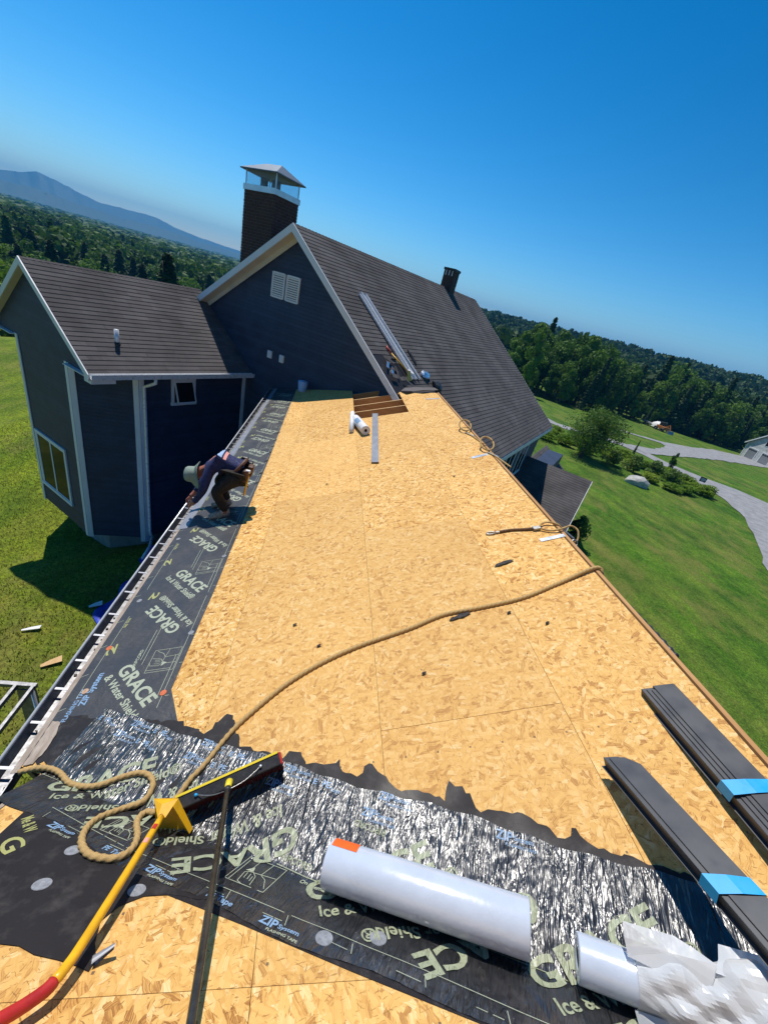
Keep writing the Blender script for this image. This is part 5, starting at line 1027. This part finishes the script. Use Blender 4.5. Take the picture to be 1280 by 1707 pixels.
# ------------------------------------------------------------------ drive, far ground
near = [(30.6, 56.5), (31.0, 54.0), (31.5, 52.6), (32.6, 50.9), (34.9, 50.3), (41.0, 49.2), (42.2, 46.2), (42.0, 39.9), (41.8, 36.0), (41.6, 33.3), (39.5, 29.3), (35.5, 24.4), (31.3, 20.0), (28.4, 17.1), (24.5, 12.0), (22.0, 4.0)]
far_ = [(34, 4), (42, 14), (50, 26), (51.0, 35.8), (50.1, 39.0), (47.5, 40.9), (45.6, 43.7), (44.9, 46.5), (45.0, 49.0), (42.9, 52.0), (35.9, 53.1), (33.2, 54.2), (32.9, 57.0)]
drape('driveway', rough(near + far_, .16, 1.3), M['gravel'], .05, 'pale gravel driveway curving across the lawn', 'driveway')
spur = [(44.1, 47.9), (49.9, 50.8), (58.9, 55.6), (72.0, 62.1), (85.3, 67.4), (97.0, 72.5), (99.0, 81.0), (91.5, 78.8), (85.8, 77.4), (72.4, 69.9), (63.1, 66.1), (57.1, 65.9), (47.0, 68.5), (46.8, 67.6), (57.0, 64.2), (59.6, 63.4), (58.9, 61.3), (53.8, 56.5), (48.6, 53.2), (43.2, 51.4)]
drape('driveway_spur', rough(spur, .3, 1.6), M['gravel'], .075, 'gravel spur forking off towards the grey garage', 'driveway')

# ------------------------------------------------------------------ foliage
def leaf_mat(name, a, b_, trans=.3, pscale=0):
    m = mat(name, a, .7, 0, .25); t = NT(m)
    if pscale:
        v = t.new('TexVoronoi'); v.inputs['Scale'].default_value = pscale; t.l(t.pos(), v.inputs['Vector']); sp = t.new('SeparateColor'); t.l(v.outputs['Color'], sp.inputs[0]); r = sp.outputs[0]
    else: r = t.rand()
    nz = t.noise(t.pos(), .9, 3); k = t.math('ADD', t.math('MULTIPLY', r, .7), t.math('MULTIPLY', nz, .4))
    c = t.ramp(k, [(.1, a), (.55, tuple((x + y) / 2 for x, y in zip(a, b_))), (.95, b_)]); t.col(c)
    tr = t.new('BsdfTranslucent'); t.l(t.mix(1.0, c, (1.15, 1.2, .5), 'MULTIPLY'), tr.inputs[0]); mx = t.new('MixShader'); mx.inputs[0].default_value = trans
    out = t.n['Material Output']; t.l(t.b.outputs[0], mx.inputs[1]); t.l(tr.outputs[0], mx.inputs[2]); t.l(mx.outputs[0], out.inputs[0]); return m
M['leaf'] = leaf_mat('broadleaf', (.04, .10, .015), (.15, .25, .035)); M['leaf_dark'] = leaf_mat('conifer_needles', (.026, .058, .020), (.052, .10, .030), .15)
M['leaf_far'] = leaf_mat('far_broadleaf', (.036, .08, .016), (.11, .19, .03), .25, .09); M['leaf_bed'] = leaf_mat('bed_leaves', (.11, .22, .015), (.26, .34, .04), .45); M['leaf_apple'] = leaf_mat('apple_leaves', (.085, .16, .03), (.17, .25, .065), .3)
M['leaf_hill'] = leaf_mat('hill_broadleaf', (.026, .058, .014), (.065, .115, .024), .2, .05); M['bark'] = simple('bark', (.07, .05, .038), .9, .4, 12, bump=.8); M['stone'] = simple('pale_boulder', (.42, .41, .38), .9, .35, 3, bump=.9, bscale=8)
def quads(P, Nn, S, rng, asp=.7):
    """leaf-clump quads centred on P with normals near Nn and size S"""
    n = len(P); Nn = Nn / np.linalg.norm(Nn, axis=1, keepdims=True); a = rng.normal(size=(n, 3)); t = np.cross(Nn, a); t /= np.linalg.norm(t, axis=1, keepdims=True); b = np.cross(Nn, t)
    S = S[:, None]; V = np.stack([P - t * S - b * S * asp * .3, P + b * S * asp * -1 + t * 0, P + t * S + b * S * asp * .2, P + b * S * asp], 1).reshape(-1, 3); return V, np.arange(4 * n).reshape(n, 4)
def crown_np(seed, n, leaf, lobes=16, wide=.36, base=.1, shape='round'):
    rng = np.random.default_rng(seed)
    if shape == 'cone':
        h = rng.random(n) ** .75; lay = np.floor(h * 15) / 15 + rng.normal(0, .008, n); r = (1 - lay) * wide * (.35 + .65 * rng.random(n) ** .5) * (1 + .15 * np.sin(lay * 90)); th = rng.random(n) * 2 * np.pi; r *= 1 + .2 * np.sin(th * 5 + lay * 30)
        P = np.stack([r * np.cos(th), r * np.sin(th), base + lay * (1 - base) - r * .25], 1); Nn = np.stack([np.cos(th) * .5, np.sin(th) * .5, np.ones(n)], 1) + rng.normal(0, .4, (n, 3))
    else:
        C = []; 
        while len(C) < lobes:
            p = rng.uniform(-1, 1, 3)
            if np.linalg.norm(p) < 1: C.append(p)
        C = np.array(C); C[0] = (0, 0, .7); C = C * np.array([wide * .68, wide * .68, (1 - base) * .40]); C[:, 2] += (1 + base) / 2; LR_ = rng.uniform(.30, .52, lobes) * wide; k = rng.integers(0, lobes, n)
        d = rng.normal(size=(n, 3)); d[:, 2] += .25; d /= np.linalg.norm(d, axis=1, keepdims=True); rad = LR_[k] * (1 - .45 * rng.random(n) ** 2.5); P = C[k] + d * rad[:, None] * np.array([1, 1, .85]); Nn = d + rng.normal(0, .55, (n, 3)); P[:, 2] = np.maximum(P[:, 2], base * .6)
    return quads(P, Nn, leaf * rng.uniform(.55, 1.3, n), rng)
def trunk_np(seed, h=.75, r=.02, limbs=6):
    rg = random.Random(seed); b = MB(); p = [Vector((0, 0, -.03))]
    for i in range(5): p.append(Vector((rg.uniform(-.012, .012) * (i + 1), rg.uniform(-.012, .012) * (i + 1), h * (i + 1) / 5)))
    b.tube(p, [r * 1.5, r * 1.1, r * .9, r * .7, r * .5, r * .25], 7)
    for k in range(limbs):
        z = rg.uniform(.25, .9) * h; a = rg.uniform(0, 6.28); L = rg.uniform(.15, .28); c = Vector((0, 0, z)); e = c + Vector((math.cos(a) * L, math.sin(a) * L, L * rg.uniform(.4, .9))); b.tube([c, (c + e) / 2 + Vector((0, 0, .02)), e], [r * .5, r * .35, r * .12], 5)
    me = bpy.data.meshes.new('trunk'); me.from_pydata([tuple(v) for v in b.v], [], b.f); me.update(); me.shade_smooth(); me.materials.append(M['bark']); return me
def crown_me(name, m, *a, **k): V, Fq = crown_np(*a, **k); return npmesh(name, V, Fq, m)
DEC = [(crown_me('crown', M['leaf'], 100 + i, 2300, .026, lobes=(13, 18, 22, 15, 26)[i], wide=(.34, .30, .38, .27, .33)[i], base=.08), trunk_np(i)) for i in range(5)]
CON = [(crown_me('crown', M['leaf_dark'], 200 + i, 1900, .034, wide=(.20, .24)[i], base=.05, shape='cone'), trunk_np(30 + i, .9, .016, 0)) for i in range(2)]
def tree(x, y, h, kind, label, group, name='tree', wid=1.0, sink=0):
    z = Tz(x, y) - sink; t = empty(name, (x, y, z)); tag(t, label, 'tree', group); pool = CON if kind == 'con' else DEC; cm, tm = random.choice(pool); a = random.uniform(0, 6.28); sx = h * wid * random.uniform(.85, 1.2)
    for nm, me in (('crown', cm), ('trunk', tm)):
        o = bpy.data.objects.new(nm, me); COL.objects.link(o); o.parent = t; o.rotation_euler = (0, 0, a); o.scale = (sx, sx, h)
    return t
# tree line along the far edge of the right-hand lawn
edge = [(38.0, 92.0), (45.7, 87.5), (48.5, 84.0), (53.7, 83.4), (59.0, 82.5), (66.0, 89.0), (76.6, 95.0), (86.0, 99.5), (91.4, 95.5), (97.0, 92.0), (103.0, 90.5), (113.0, 95.0), (124.0, 97.0)]
ep = [Vector((*p, 0)) for p in edge]; seglen = [(ep[i + 1] - ep[i]).length for i in range(len(ep) - 1)]; tot = sum(seglen)
def along(s):
    for i, L in enumerate(seglen):
        if s <= L: d = (ep[i + 1] - ep[i]) / L; return ep[i] + d * s, Vector((-d.y, d.x, 0))
        s -= L
    return ep[-1], Vector((-.6, .8, 0))
for row, (dep, n, h0, h1) in enumerate(((.5, 30, 4.0, 8.5), (3.0, 25, 9.0, 14.5), (8, 22, 11, 16), (14, 22, 12, 16.5), (22, 20, 13, 17.5))):
    for k in range(n):
        p, nn = along((k + random.uniform(.1, .9)) / n * tot); p = p + nn * (dep + random.uniform(-1.5, 1.5)); con = random.random() < (.12 if p.x < 80 else .35)
        tree(p.x, p.y, random.uniform(h0, h1) * (1.1 if con else 1), 'con' if con else 'dec', 'dark pointed evergreen in the tree line beyond the right lawn' if con else 'leafy tree in the tree line beyond the right lawn', 'evergreens in the right tree line' if con else 'leafy trees in the right tree line', 'pine_tree' if con else 'leafy_tree', .85 if row == 0 else .8)
# one bare-topped taller tree by the ridge end and brighter yellow-green one by the garage are told apart
tree(40.5, 84.0, 13.5, 'dec', 'tall leafy tree standing nearest the main roof end', None, 'leafy_tree', .6); tree(108.0, 88.0, 8.0, 'dec', 'low rounded tree right behind the grey garage roof', None, 'leafy_tree', .9)
# woodland on the left, dropping into the valley
cnt = 0
for k in range(4000):
    if cnt >= 210: break
    r = math.sqrt(random.uniform(66 ** 2, 165 ** 2)); hd = R(random.uniform(-50, -8)); x, y = r * math.sin(hd), r * math.cos(hd)
    if -.75 * x + .66 * y < 60: continue
    con = random.random() < .22; h = random.uniform(10, 14.5) * (1.15 if con else 1)
    tree(x, y, h, 'con' if con else 'dec', 'dark pointed evergreen in the valley woodland behind the wing' if con else 'leafy tree in the valley woodland behind the wing', 'evergreens in the valley woodland' if con else 'leafy trees in the valley woodland', 'pine_tree' if con else 'leafy_tree', .92 if not con else 1.1); cnt += 1
# distant canopy nobody could count
def mass(name, pts, hs, ws, mt, n, leaf, seed, label):
    rng = np.random.default_rng(seed); protos = [crown_np(seed + i, n, leaf, lobes=7, wide=.42, base=.02) for i in range(5)] + [crown_np(seed + 9, n, leaf * .9, wide=.26, base=.02, shape='cone')]
    V = []; F_ = []; q = 0
    for (x, y, z), h, w_ in zip(pts, hs, ws):
        i = rng.integers(0, 5) if rng.random() > .16 else 5; v, f = protos[i]; a = rng.random() * 6.28; c, s = math.cos(a), math.sin(a)
        vv = np.stack([(v[:, 0] * c - v[:, 1] * s) * w_, (v[:, 0] * s + v[:, 1] * c) * w_, v[:, 2] * h], 1) + np.array([x, y, z]); V.append(vv); F_.append(f + q); q += len(vv)
    o = link(name, npmesh(name, np.concatenate(V), np.concatenate(F_), mt)); return tag(o, label, 'forest', kind='stuff')
def scatter(n, r0, r1, h0, h1, seed, pw=.5):
    rng = np.random.default_rng(seed); r = r0 + (r1 - r0) * rng.random(n) ** pw if pw != .5 else np.sqrt(rng.uniform(r0 * r0, r1 * r1, n)); a = np.radians(rng.uniform(h0, h1, n)); x, y = r * np.sin(a), r * np.cos(a); return np.stack([x, y, T(x, y)], 1), rng
p, rng = scatter(1000, 160, 430, -52, -6, 1); mass('valley_forest', p, rng.uniform(10, 18, len(p)), rng.uniform(13, 20, len(p)), M['leaf_far'], 420, .06, 300, 'dense valley forest stretching left behind the wing')
p, rng = scatter(3600, 420, 3200, -56, -2, 2, 1.5); k = p[:, 1] * 0 + np.hypot(p[:, 0], p[:, 1]) / 700; mass('distant_forest', p - [0, 0, 1], rng.uniform(11, 17, len(p)) + k, rng.uniform(16, 26, len(p)) * (1 + k * .6), M['leaf_far'], 60, .15, 320, 'distant forest canopy reaching to the blue mountains')
p, rng = scatter(2600, 150, 640, 14, 62, 3); p = p[(.77 * p[:, 0] + .64 * p[:, 1]) > 150]; mass('hillside_forest', p, rng.uniform(10, 16, len(p)), rng.uniform(12, 18, len(p)), M['leaf_hill'], 120, .11, 340, 'wooded hillside rising behind the right tree line')

# apple tree, bed, bushes
at = empty('apple_tree', (26.5, 36.5, Tz(26.5, 36.5))); tag(at, 'small round apple tree growing on the lawn by the drive', 'tree')
me = crown_me('crown', M['leaf_apple'], 77, 11000, .018, lobes=42, wide=.57, base=.09); o = bpy.data.objects.new('crown', me); COL.objects.link(o); o.parent = at; o.scale = (5.0, 5.0, 5.2); o.location = (.5, .2, 0)
b = MB(); b.tube([(0, 0, -.1), (.05, .02, .5), (.25, .1, 1.1), (.5, .2, 2.2)], [.24, .19, .16, .1], 9)
for a in np.linspace(0, 6.28, 7)[:-1]: b.tube([(.22, .08, 1.0), (.3 + math.cos(a) * .8, .1 + math.sin(a) * .8, 2.0), (.4 + math.cos(a) * 1.6, .2 + math.sin(a) * 1.6, 3.1)], [.09, .06, .02], 6)
me = bpy.data.meshes.new('trunk'); me.from_pydata([tuple(v) for v in b.v], [], b.f); me.update(); me.shade_smooth(); me.materials.append(M['bark']); o = bpy.data.objects.new('trunk', me); COL.objects.link(o); o.parent = at
SHR = [crown_me('foliage', M['leaf_bed'], 400 + i, 1500, .055, lobes=14, wide=.62, base=.0) for i in range(4)]; SHD = [crown_me('foliage', M['leaf_apple'], 420 + i, 1500, .05, lobes=12, wide=.55, base=.0) for i in range(2)]
stem = trunk_np(90, .6, .03, 5)
def shrub(x, y, rad, h, dark, label, group=None, name='shrub'):
    t = empty(name, (x, y, Tz(x, y))); tag(t, label, 'shrub', group)
    for nm, me in (('foliage', random.choice(SHD if dark else SHR)), ('stems', stem)):
        o = bpy.data.objects.new(nm, me); COL.objects.link(o); o.parent = t; s_ = rad * 1.15; o.scale = (s_ * 1.15, s_ * 1.15, h) if nm == 'foliage' else (h, h, h); o.rotation_euler = (0, 0, random.uniform(0, 6.28))
    return t
bedc = [(24.6, 40.8), (26.2, 42.6), (27.6, 44.6), (26.8, 40.4), (28.3, 42.0), (27.8, 37.9), (29.0, 39.4), (30.4, 42.6), (30.0, 36.6), (31.2, 38.6), (32.4, 40.9), (31.8, 35.6), (33.2, 37.6), (34.4, 40.6), (32.6, 33.2), (34.2, 35.4), (35.6, 38.0), (33.6, 31.6), (35.4, 33.6), (37.2, 36.2), (38.6, 38.0), (35.6, 31.6), (37.4, 33.6), (39.0, 35.8), (38.3, 32.6)]
for i, (x, y) in enumerate(bedc):
    dark = i in (8, 11, 15, 18); shrub(x, y, 1.55 if not dark else 1.5, random.uniform(.7, 1.15) if not dark else random.uniform(1.3, 1.8), dark, 'dark green bush in the planting bed between lawn and drive' if dark else 'bright green perennial clump in the planting bed between lawn and drive', 'dark bushes in the planting bed' if dark else 'perennials in the planting bed')
for k, (x, y, h) in enumerate(((39.4, 38.8, 2.0), (36.0, 41.0, 1.9))): tree(x, y, h + .6, 'con' if k else 'dec', 'slim young sapling at the end of the planting bed' if k == 0 else 'little pointed sapling beside the drive in the bed', None, 'sapling', .5)
shrub(14.3, 17.0, 1.0, 1.7, True, 'dark rounded bush beside the porch roof just past the ridge', None, 'bush'); shrub(13.2, 17.6, .9, 1.3, True, 'low dark bush tucked under the porch eave', None, 'bush')
# boulder
bm = bmesh.new(); bmesh.ops.create_icosphere(bm, subdivisions=4, radius=1); rgb = random.Random(8); dirs = [Vector((rgb.uniform(-1, 1), rgb.uniform(-1, 1), rgb.uniform(-.4, 1))).normalized() for _ in range(14)]; ds = [rgb.uniform(.72, .95) for _ in dirs]
for v in bm.verts:
    for dd, q in zip(dirs, ds):
        k = v.co.dot(dd)
        if k > q: v.co -= dd * (k - q)
    v.co *= 1 + .02 * math.sin(v.co.x * 9 + v.co.y * 7)
me = bpy.data.meshes.new('boulder'); bm.to_mesh(me); bm.free(); me.materials.append(M['stone']); o = link('boulder', me, None, (29.3, 31.0, Tz(29.3, 31) + .25)); o.scale = (1.15, .8, .62); o.rotation_euler = (.05, -.12, R(-35)); tag(o, 'large pale grey boulder lying on the lawn beside the bed', 'boulder')
# yard sign
sg = empty('yard_sign', (41.6, 36.3, Tz(41.6, 36.3))); tag(sg, 'small blue yard sign at the edge of the drive', 'sign'); sl_ = Vector(sg.location); d_ = Vector((-.75, .66, 0)); nn_ = Vector((-.66, -.75, 0))
b = MB(); b.box(sl_ + HZ * .75, d_ * .3, nn_ * .012, HZ * .25); b.build('sign_board', M['tarp_d'], sg)
for k in (-1, 1): b = MB(); b.tube([sl_ + d_ * .2 * k, sl_ + d_ * .2 * k + HZ * .5], .012, 6); b.build('sign_leg', M['galv'], sg)
for z, w_ in ((.86, .2), (.75, .24), (.64, .16)): b = MB(); b.box(sl_ + HZ * z + nn_ * .015, d_ * w_, nn_ * .002, HZ * .03); b.build('sign_print', M['paper'], sg)

# garage
ga = empty('garage', (98.5, 78, Tz(98.5, 78))); tag(ga, 'pale grey garage with two dark doors at the end of the spur', 'garage'); gA = Vector((99.2, 82.2, -3.4)); gf = Vector((-.22, -.975, 0)).normalized(); gd = Vector((.975, -.22, 0)); W_ = 12.5; EH = 3.4; PK = 3.4 + 3.9
b = MB(); b.prism([gA + gf * x + HZ * z for x, z in ((0, -1.5), (0, EH), (W_ / 2, PK), (W_, EH), (W_, -1.5))], gd * 10); b.build('wall', M['garage'], ga)
for s in (0, 1):
    x0, x1 = (W_ / 2, -.5) if s == 0 else (W_ / 2, W_ + .5); zz_ = EH - .5 * (PK - EH) / (W_ / 2); nrm = Vector((0, 0, 1))
    b = MB(); b.prism([gA + gf * x0 + HZ * (PK + .02) - gd * .4, gA + gf * x1 + HZ * (zz_ + .02) - gd * .4, gA + gf * x1 + HZ * (zz_ + .02) + gd * 10.4, gA + gf * x0 + HZ * (PK + .02) + gd * 10.4], HZ * .18); b.build('roof', M['shingle'], ga)
    b = MB(); b.prism([gA + gf * x0 + HZ * (PK + .2) - gd * .405, gA + gf * x1 + HZ * (zz_ + .2) - gd * .405, gA + gf * x1 + HZ * (zz_ - .1) - gd * .405, gA + gf * x0 + HZ * (PK - .1) - gd * .405], -gd * .04); b.build('rake_board', M['white'], ga)
for x in (1.35, 5.7, 9.6 - .4):
    xw = 2.75 if x < 9 else 2.6; c = gA + gf * (x + xw / 2) + HZ * 1.15; f = MB(); f.box(c + HZ * 1.42 - gd * .03, gf * (xw / 2 + .2), HZ * .12, gd * .03)
    for s in (-1, 1): f.box(c + gf * s * (xw / 2 + .1) - gd * .028 - HZ * .05, gf * .1, HZ * 1.35, gd * .028)
    fo = f.build('door_frame', M['white'], ga)
    for r in range(4): b = MB(); b.box(c + HZ * (-1.0 + r * .66) - gd * .02, gf * (xw / 2), HZ * .32, gd * .015); b.build('door_panel', M['greybar'], fo)
    for q in range(4): b = MB(); b.box(c + HZ * .98 - gd * .04 + gf * (-xw / 2 + xw * (q + .5) / 4), gf * (xw / 8 - .06), HZ * .12, gd * .006); b.build('door_light', M['glass'], fo)
for x in (5.3, 7.2): c = gA + gf * x + HZ * 4.6; b = MB(); b.box(c - gd * .02, gf * .55, HZ * .7, gd * .03); fo = b.build('window', M['white'], ga); b = MB(); b.box(c - gd * .055, gf * .45, HZ * .6, gd * .006); b.build('pane', M['glass'], fo)
b = MB(); b.box(gA + gf * .08 + HZ * .9 - gd * .02, gf * .1, HZ * 2.45, gd * .03); b.build('corner_board', M['white'], ga)

# machinery parked at the wood's edge
mp = Vector((81.0, 90.5, Tz(81, 90.5))); dm = Vector((.05, -1, 0)).normalized(); sm = Vector((1, .05, 0))
tr = empty('flatbed_trailer', tuple(mp)); tag(tr, 'long low trailer parked at the edge of the wood', 'trailer')
b = MB(); b.box(mp + dm * -1.6 + HZ * .75, dm * 2.6, sm * 1.05, HZ * .08); b.build('deck', M['greybar'], tr); b = MB(); b.bar(mp + dm * -4.1 + HZ * .65, mp + dm * -5.8 + HZ * .5, sm * .12, HZ * .12); b.build('tongue', M['steel'], tr)
for k in (-1.2, -2.2):
    for s in (-1, 1): b = MB(); cyl(b, mp + dm * k + sm * s * 1.1 + HZ * .38, mp + dm * k + sm * s * 1.32 + HZ * .38, .38, 18, .18); b.build('wheel', M['black'], tr, True)
ld = empty('covered_load', tuple(mp + dm * 1.2)); tag(ld, 'white tarped load beside the orange machine at the wood edge', 'covered load')
b = MB(); vs = []; nA, nB = 14, 9
for i in range(nA + 1):
    for j in range(nB + 1):
        u_ = i / nA * 2 - 1; th_ = math.pi * j / nB; ra = 1.1 * math.sqrt(max(0.05, 1 - u_ * u_ * .8)); vs.append(mp + dm * (1.0 + u_ * 2.0) + sm * math.cos(th_) * ra * 1.1 + HZ * (.35 + math.sin(th_) * ra * 1.35 + .05 * math.sin(i * 2.1 + j)))
b.add(vs, [(i * (nB + 1) + j, (i + 1) * (nB + 1) + j, (i + 1) * (nB + 1) + j + 1, i * (nB + 1) + j + 1) for i in range(nA) for j in range(nB)]); b.build('cover', M['paper'], ld, True)
M['rust'] = simple('faded_orange_paint', (.42, .15, .03), .6, .35, 3)
ex_ = empty('loader', tuple(mp + dm * 3.6)); tag(ex_, 'faded orange loader with raised arm at the wood edge', 'loader'); e0 = mp + dm * 3.6 - sm * 1.2
b = MB(); b.box(e0 + HZ * 1.0, dm * 1.3, sm * .75, HZ * .35); b.build('chassis', M['rust'], ex_, bevel=.08); b = MB(); b.box(e0 - dm * .3 + HZ * 1.75, dm * .55, sm * .6, HZ * .45); b.build('cab', M['black'], ex_, bevel=.06)
for k in (-1.0, 1.0):
    for s in (-1, 1): b = MB(); cyl(b, e0 + dm * k + sm * s * .8 + HZ * .5, e0 + dm * k + sm * s * 1.1 + HZ * .5, .5, 18, .22); b.build('wheel', M['black'], ex_, True)
b = MB(); b.tube([e0 + dm * .6 + HZ * 1.2, e0 + dm * 1.7 + HZ * 2.0, e0 + dm * 2.4 + HZ * .9], .13, 8); b.build('arm', M['rust'], ex_); b = MB(); b.prism([e0 + dm * 2.2 - sm * .8 + HZ * z + dm * y for y, z in ((0, .2), (.1, .9), (.5, .9), (.8, .2))], sm * 1.6); b.build('bucket', M['steel'], ex_)

# ------------------------------------------------------------------ things below the eave on the left
tp = MB(); rt = random.Random(17); nx_, ny_ = 26, 44; vs = []
for j in range(ny_ + 1):
    for i in range(nx_ + 1):
        y = 6.25 + 6.3 * j / ny_; e_ = -4.35 + .18 * math.sin(y * 2.1) + .12 * math.sin(y * 5.3) - .05 * (y - 6.2); x = e_ + (-1.5 - e_) * i / nx_; k = i / nx_
        z = .03 + .30 * math.sin(min(1, k * 2.2) * math.pi * .5) * (.6 + .4 * math.sin(y * 3.1 + x * 2)) + .06 * math.sin(x * 9 + y * 4) * min(1, k * 8) + .04 * math.sin(y * 17 + x * 3) * min(1, k * 8) + rt.uniform(-.012, .012); vs.append(Vector((x, y, z + Tz(x, y))))
tp.add(vs, [(j * (nx_ + 1) + i, j * (nx_ + 1) + i + 1, (j + 1) * (nx_ + 1) + i + 1, (j + 1) * (nx_ + 1) + i) for j in range(ny_) for i in range(nx_)]); tag(tp.build('tarp', M['tarp'], None, True), 'crumpled blue tarp spread on the ground along the wall below the gutter', 'tarp')
def board(x0, y0, x1, y1, wd, lab, m='plank', z=.04):
    a, c = Vector((x0, y0, Tz(x0, y0) + z)), Vector((x1, y1, Tz(x1, y1) + z + .03)); d_ = (c - a); s_ = Vector((-d_.y, d_.x, 0)).normalized(); b = MB(); b.prism([a + s_ * wd * .1, a - s_ * wd * .3, c - s_ * wd * .5, c + s_ * wd * .5 + d_ * .05, a + d_ * .5 + s_ * wd * .4], (0, 0, .012)); tag(b.build('wood_scrap', M[m], None), lab, 'scrap')
board(-4.92, 6.36, -4.62, 6.56, .17, 'wedge-shaped sheathing offcut on the brown grass'); board(-5.82, 7.25, -5.50, 7.36, .10, 'pale leaf-shaped offcut farther out on the brown grass', 'paper'); board(-4.90, 8.18, -4.66, 8.32, .16, 'white scrap lying in the house shadow', 'paper'); board(-4.30, 6.45, -4.22, 6.5, .1, 'small white chip beside the tarp corner', 'paper')
# pale aluminium scaffold beside the eave
scf = empty('scaffold', (-3.1, 3.4, 0)); tag(scf, 'aluminium scaffold frame standing on the grass outside the gutter', 'scaffold')
zt = 3.0
for xx in (-3.085, -3.285, -3.55): b = MB(); b.bar((xx, 3.80, zt), (xx, 1.0, zt), (.035, 0, 0), (0, 0, .07)); b.build('rail', M['gutter_in'], scf)
b = MB(); b.bar((-3.9, 3.825, zt), (-3.06, 3.825, zt), (0, .05, 0), (0, 0, .06)); b.build('end_beam', M['gutter_in'], scf)
b = MB(); b.box((-3.17, 3.80, zt - .75), (.11, 0, 0), (0, .012, 0), (0, 0, .70)); b.build('end_plate', M['gutter_in'], scf)
for xx, yy in ((-3.09, 3.78), (-3.87, 3.78), (-3.09, 1.1), (-3.87, 1.1)): b = MB(); b.tube([(xx, yy, Tz(xx, yy)), (xx, yy, zt)], .024, 10); b.build('leg', M['galv'], scf, True)
for q in (2.4, 1.9): b = MB(); b.bar((-3.10, 3.6, zt - .45), (-3.10, 1.2, zt - .45), (.03, 0, 0), (0, 0, .05)); 
b.build('lower_rail', M['gutter_in'], scf)
# tufts of grass on the near left lawn
rng = np.random.default_rng(5); n = 70000; x = rng.uniform(-15, -1.6, n); y = 3 + 20 * rng.random(n) ** 1.3; keep = (np.arctan2(x, y) > R(-52)) & ~((x > -4.4) & (y > 6.1) & (y < 12.6)); x, y = x[keep], y[keep]; n = len(x); z = T(x, y); a = rng.random(n) * 6.28; h = rng.uniform(.03, .085, n); w_ = rng.uniform(.006, .014, n); lean = rng.normal(0, .03, (n, 2))
V = np.stack([np.stack([x - np.cos(a) * w_, y - np.sin(a) * w_, z], 1), np.stack([x + np.cos(a) * w_, y + np.sin(a) * w_, z], 1), np.stack([x + lean[:, 0], y + lean[:, 1], z + h], 1)], 1).reshape(-1, 3)
M['blade'] = leaf_mat('grass_blades', (.08, .12, .015), (.20, .20, .045), .35, 1.2); tag(link('grass_blades', npmesh('grass_blades', V, np.arange(3 * n).reshape(n, 3), M['blade'])), 'short grass blades of the left lawn', 'grass', kind='stuff')

# ------------------------------------------------------------------ mountains
M['mountain'] = leaf_mat('wooded_mountain', (.02, .045, .018), (.035, .065, .025), 0.0, .004)
def ridge(name, dist, prof, wid, seed, label):
    hs = np.array([p_[0] for p_ in prof]); es = np.array([p_[1] for p_ in prof]); hd = np.linspace(hs[0], hs[-1], 260); el = np.interp(hd, hs, es); rng = np.random.default_rng(seed); wob = np.cumsum(rng.normal(0, .03, 260)); wob -= np.linspace(wob[0], wob[-1], 260); el = el + wob * .25 + rng.normal(0, .012, 260)
    V = []; rows_ = [(-1.0, -.05), (-.6, .30), (-.3, .62), (-.12, .86), (0, 1.), (.25, .7), (.7, .2), (1.0, -.05)]
    for k, (o_, f) in enumerate(rows_):
        d_ = dist + o_ * wid + rng.normal(0, wid * .03, 260); hgt = np.tan(np.radians(el)) * dist; z = -16 + (hgt + 16 + CAMZ) * f * (1 if k == 4 else (1 + rng.normal(0, .04, 260))); V.append(np.stack([d_ * np.sin(np.radians(hd)), d_ * np.cos(np.radians(hd)), z], 1))
    V = np.concatenate(V); i = np.arange(len(rows_) - 1)[:, None] * 260; j = np.arange(259)[None]; F_ = np.stack([i + j, i + 260 + j, i + 261 + j, i + j + 1], -1).reshape(-1, 4)[:, ::-1]
    tag(link(name, npmesh(name, V, F_, M['mountain'], True)), label, 'mountain', kind='structure')
ridge('mountain_range', 5600, [(-64, .3), (-50, .9), (-36.6, 1.1), (-34.5, 1.45), (-32.8, 1.72), (-31.4, 2.05), (-30.3, 2.42), (-28.7, 2.17), (-26.4, 1.58), (-25.7, 1.45), (-24, 1.55), (-21.9, 1.65), (-20.6, 1.6), (-19.2, 1.22), (-16.8, .95), (-14, .8), (-10, .7), (0, .6), (12, .5), (24, .4)], 1100, 3, 'long blue mountain ridge on the left horizon')
ridge('foothill_ridge', 3900, [(-64, .2), (-40, .6), (-33, .95), (-30.5, 1.15), (-27.9, .87), (-24, .67), (-20.8, .85), (-18.6, .75), (-16.8, .55), (-13.7, .5), (-8, .4), (10, .3)], 700, 4, 'lower blue foothill in front of the mountain ridge')

# ------------------------------------------------------------------ haze
hz = bpy.data.materials.new('haze_air'); hz.use_nodes = True; hn = hz.node_tree.nodes; hn.remove(hn['Principled BSDF']); pvn = hn.new('ShaderNodeVolumePrincipled'); pvn.inputs['Color'].default_value = (.10, .50, 1.0, 1); pvn.inputs['Density'].default_value = 0.00022; pvn.inputs['Anisotropy'].default_value = .0
hz.node_tree.links.new(pvn.outputs[0], hn['Material Output'].inputs['Volume'])
zmin = float(gzv.min()) - 1
b = MB(); b.prism([Vector((sx_ * 7400, sy_ * 7400, zmin)) for sx_, sy_ in ((-1, -1), (1, -1), (1, 1), (-1, 1))], (0, 0, 330 - zmin)); ho = b.build('haze', hz); tag(ho, 'thin blue summer haze over the valley', 'haze', kind='stuff')
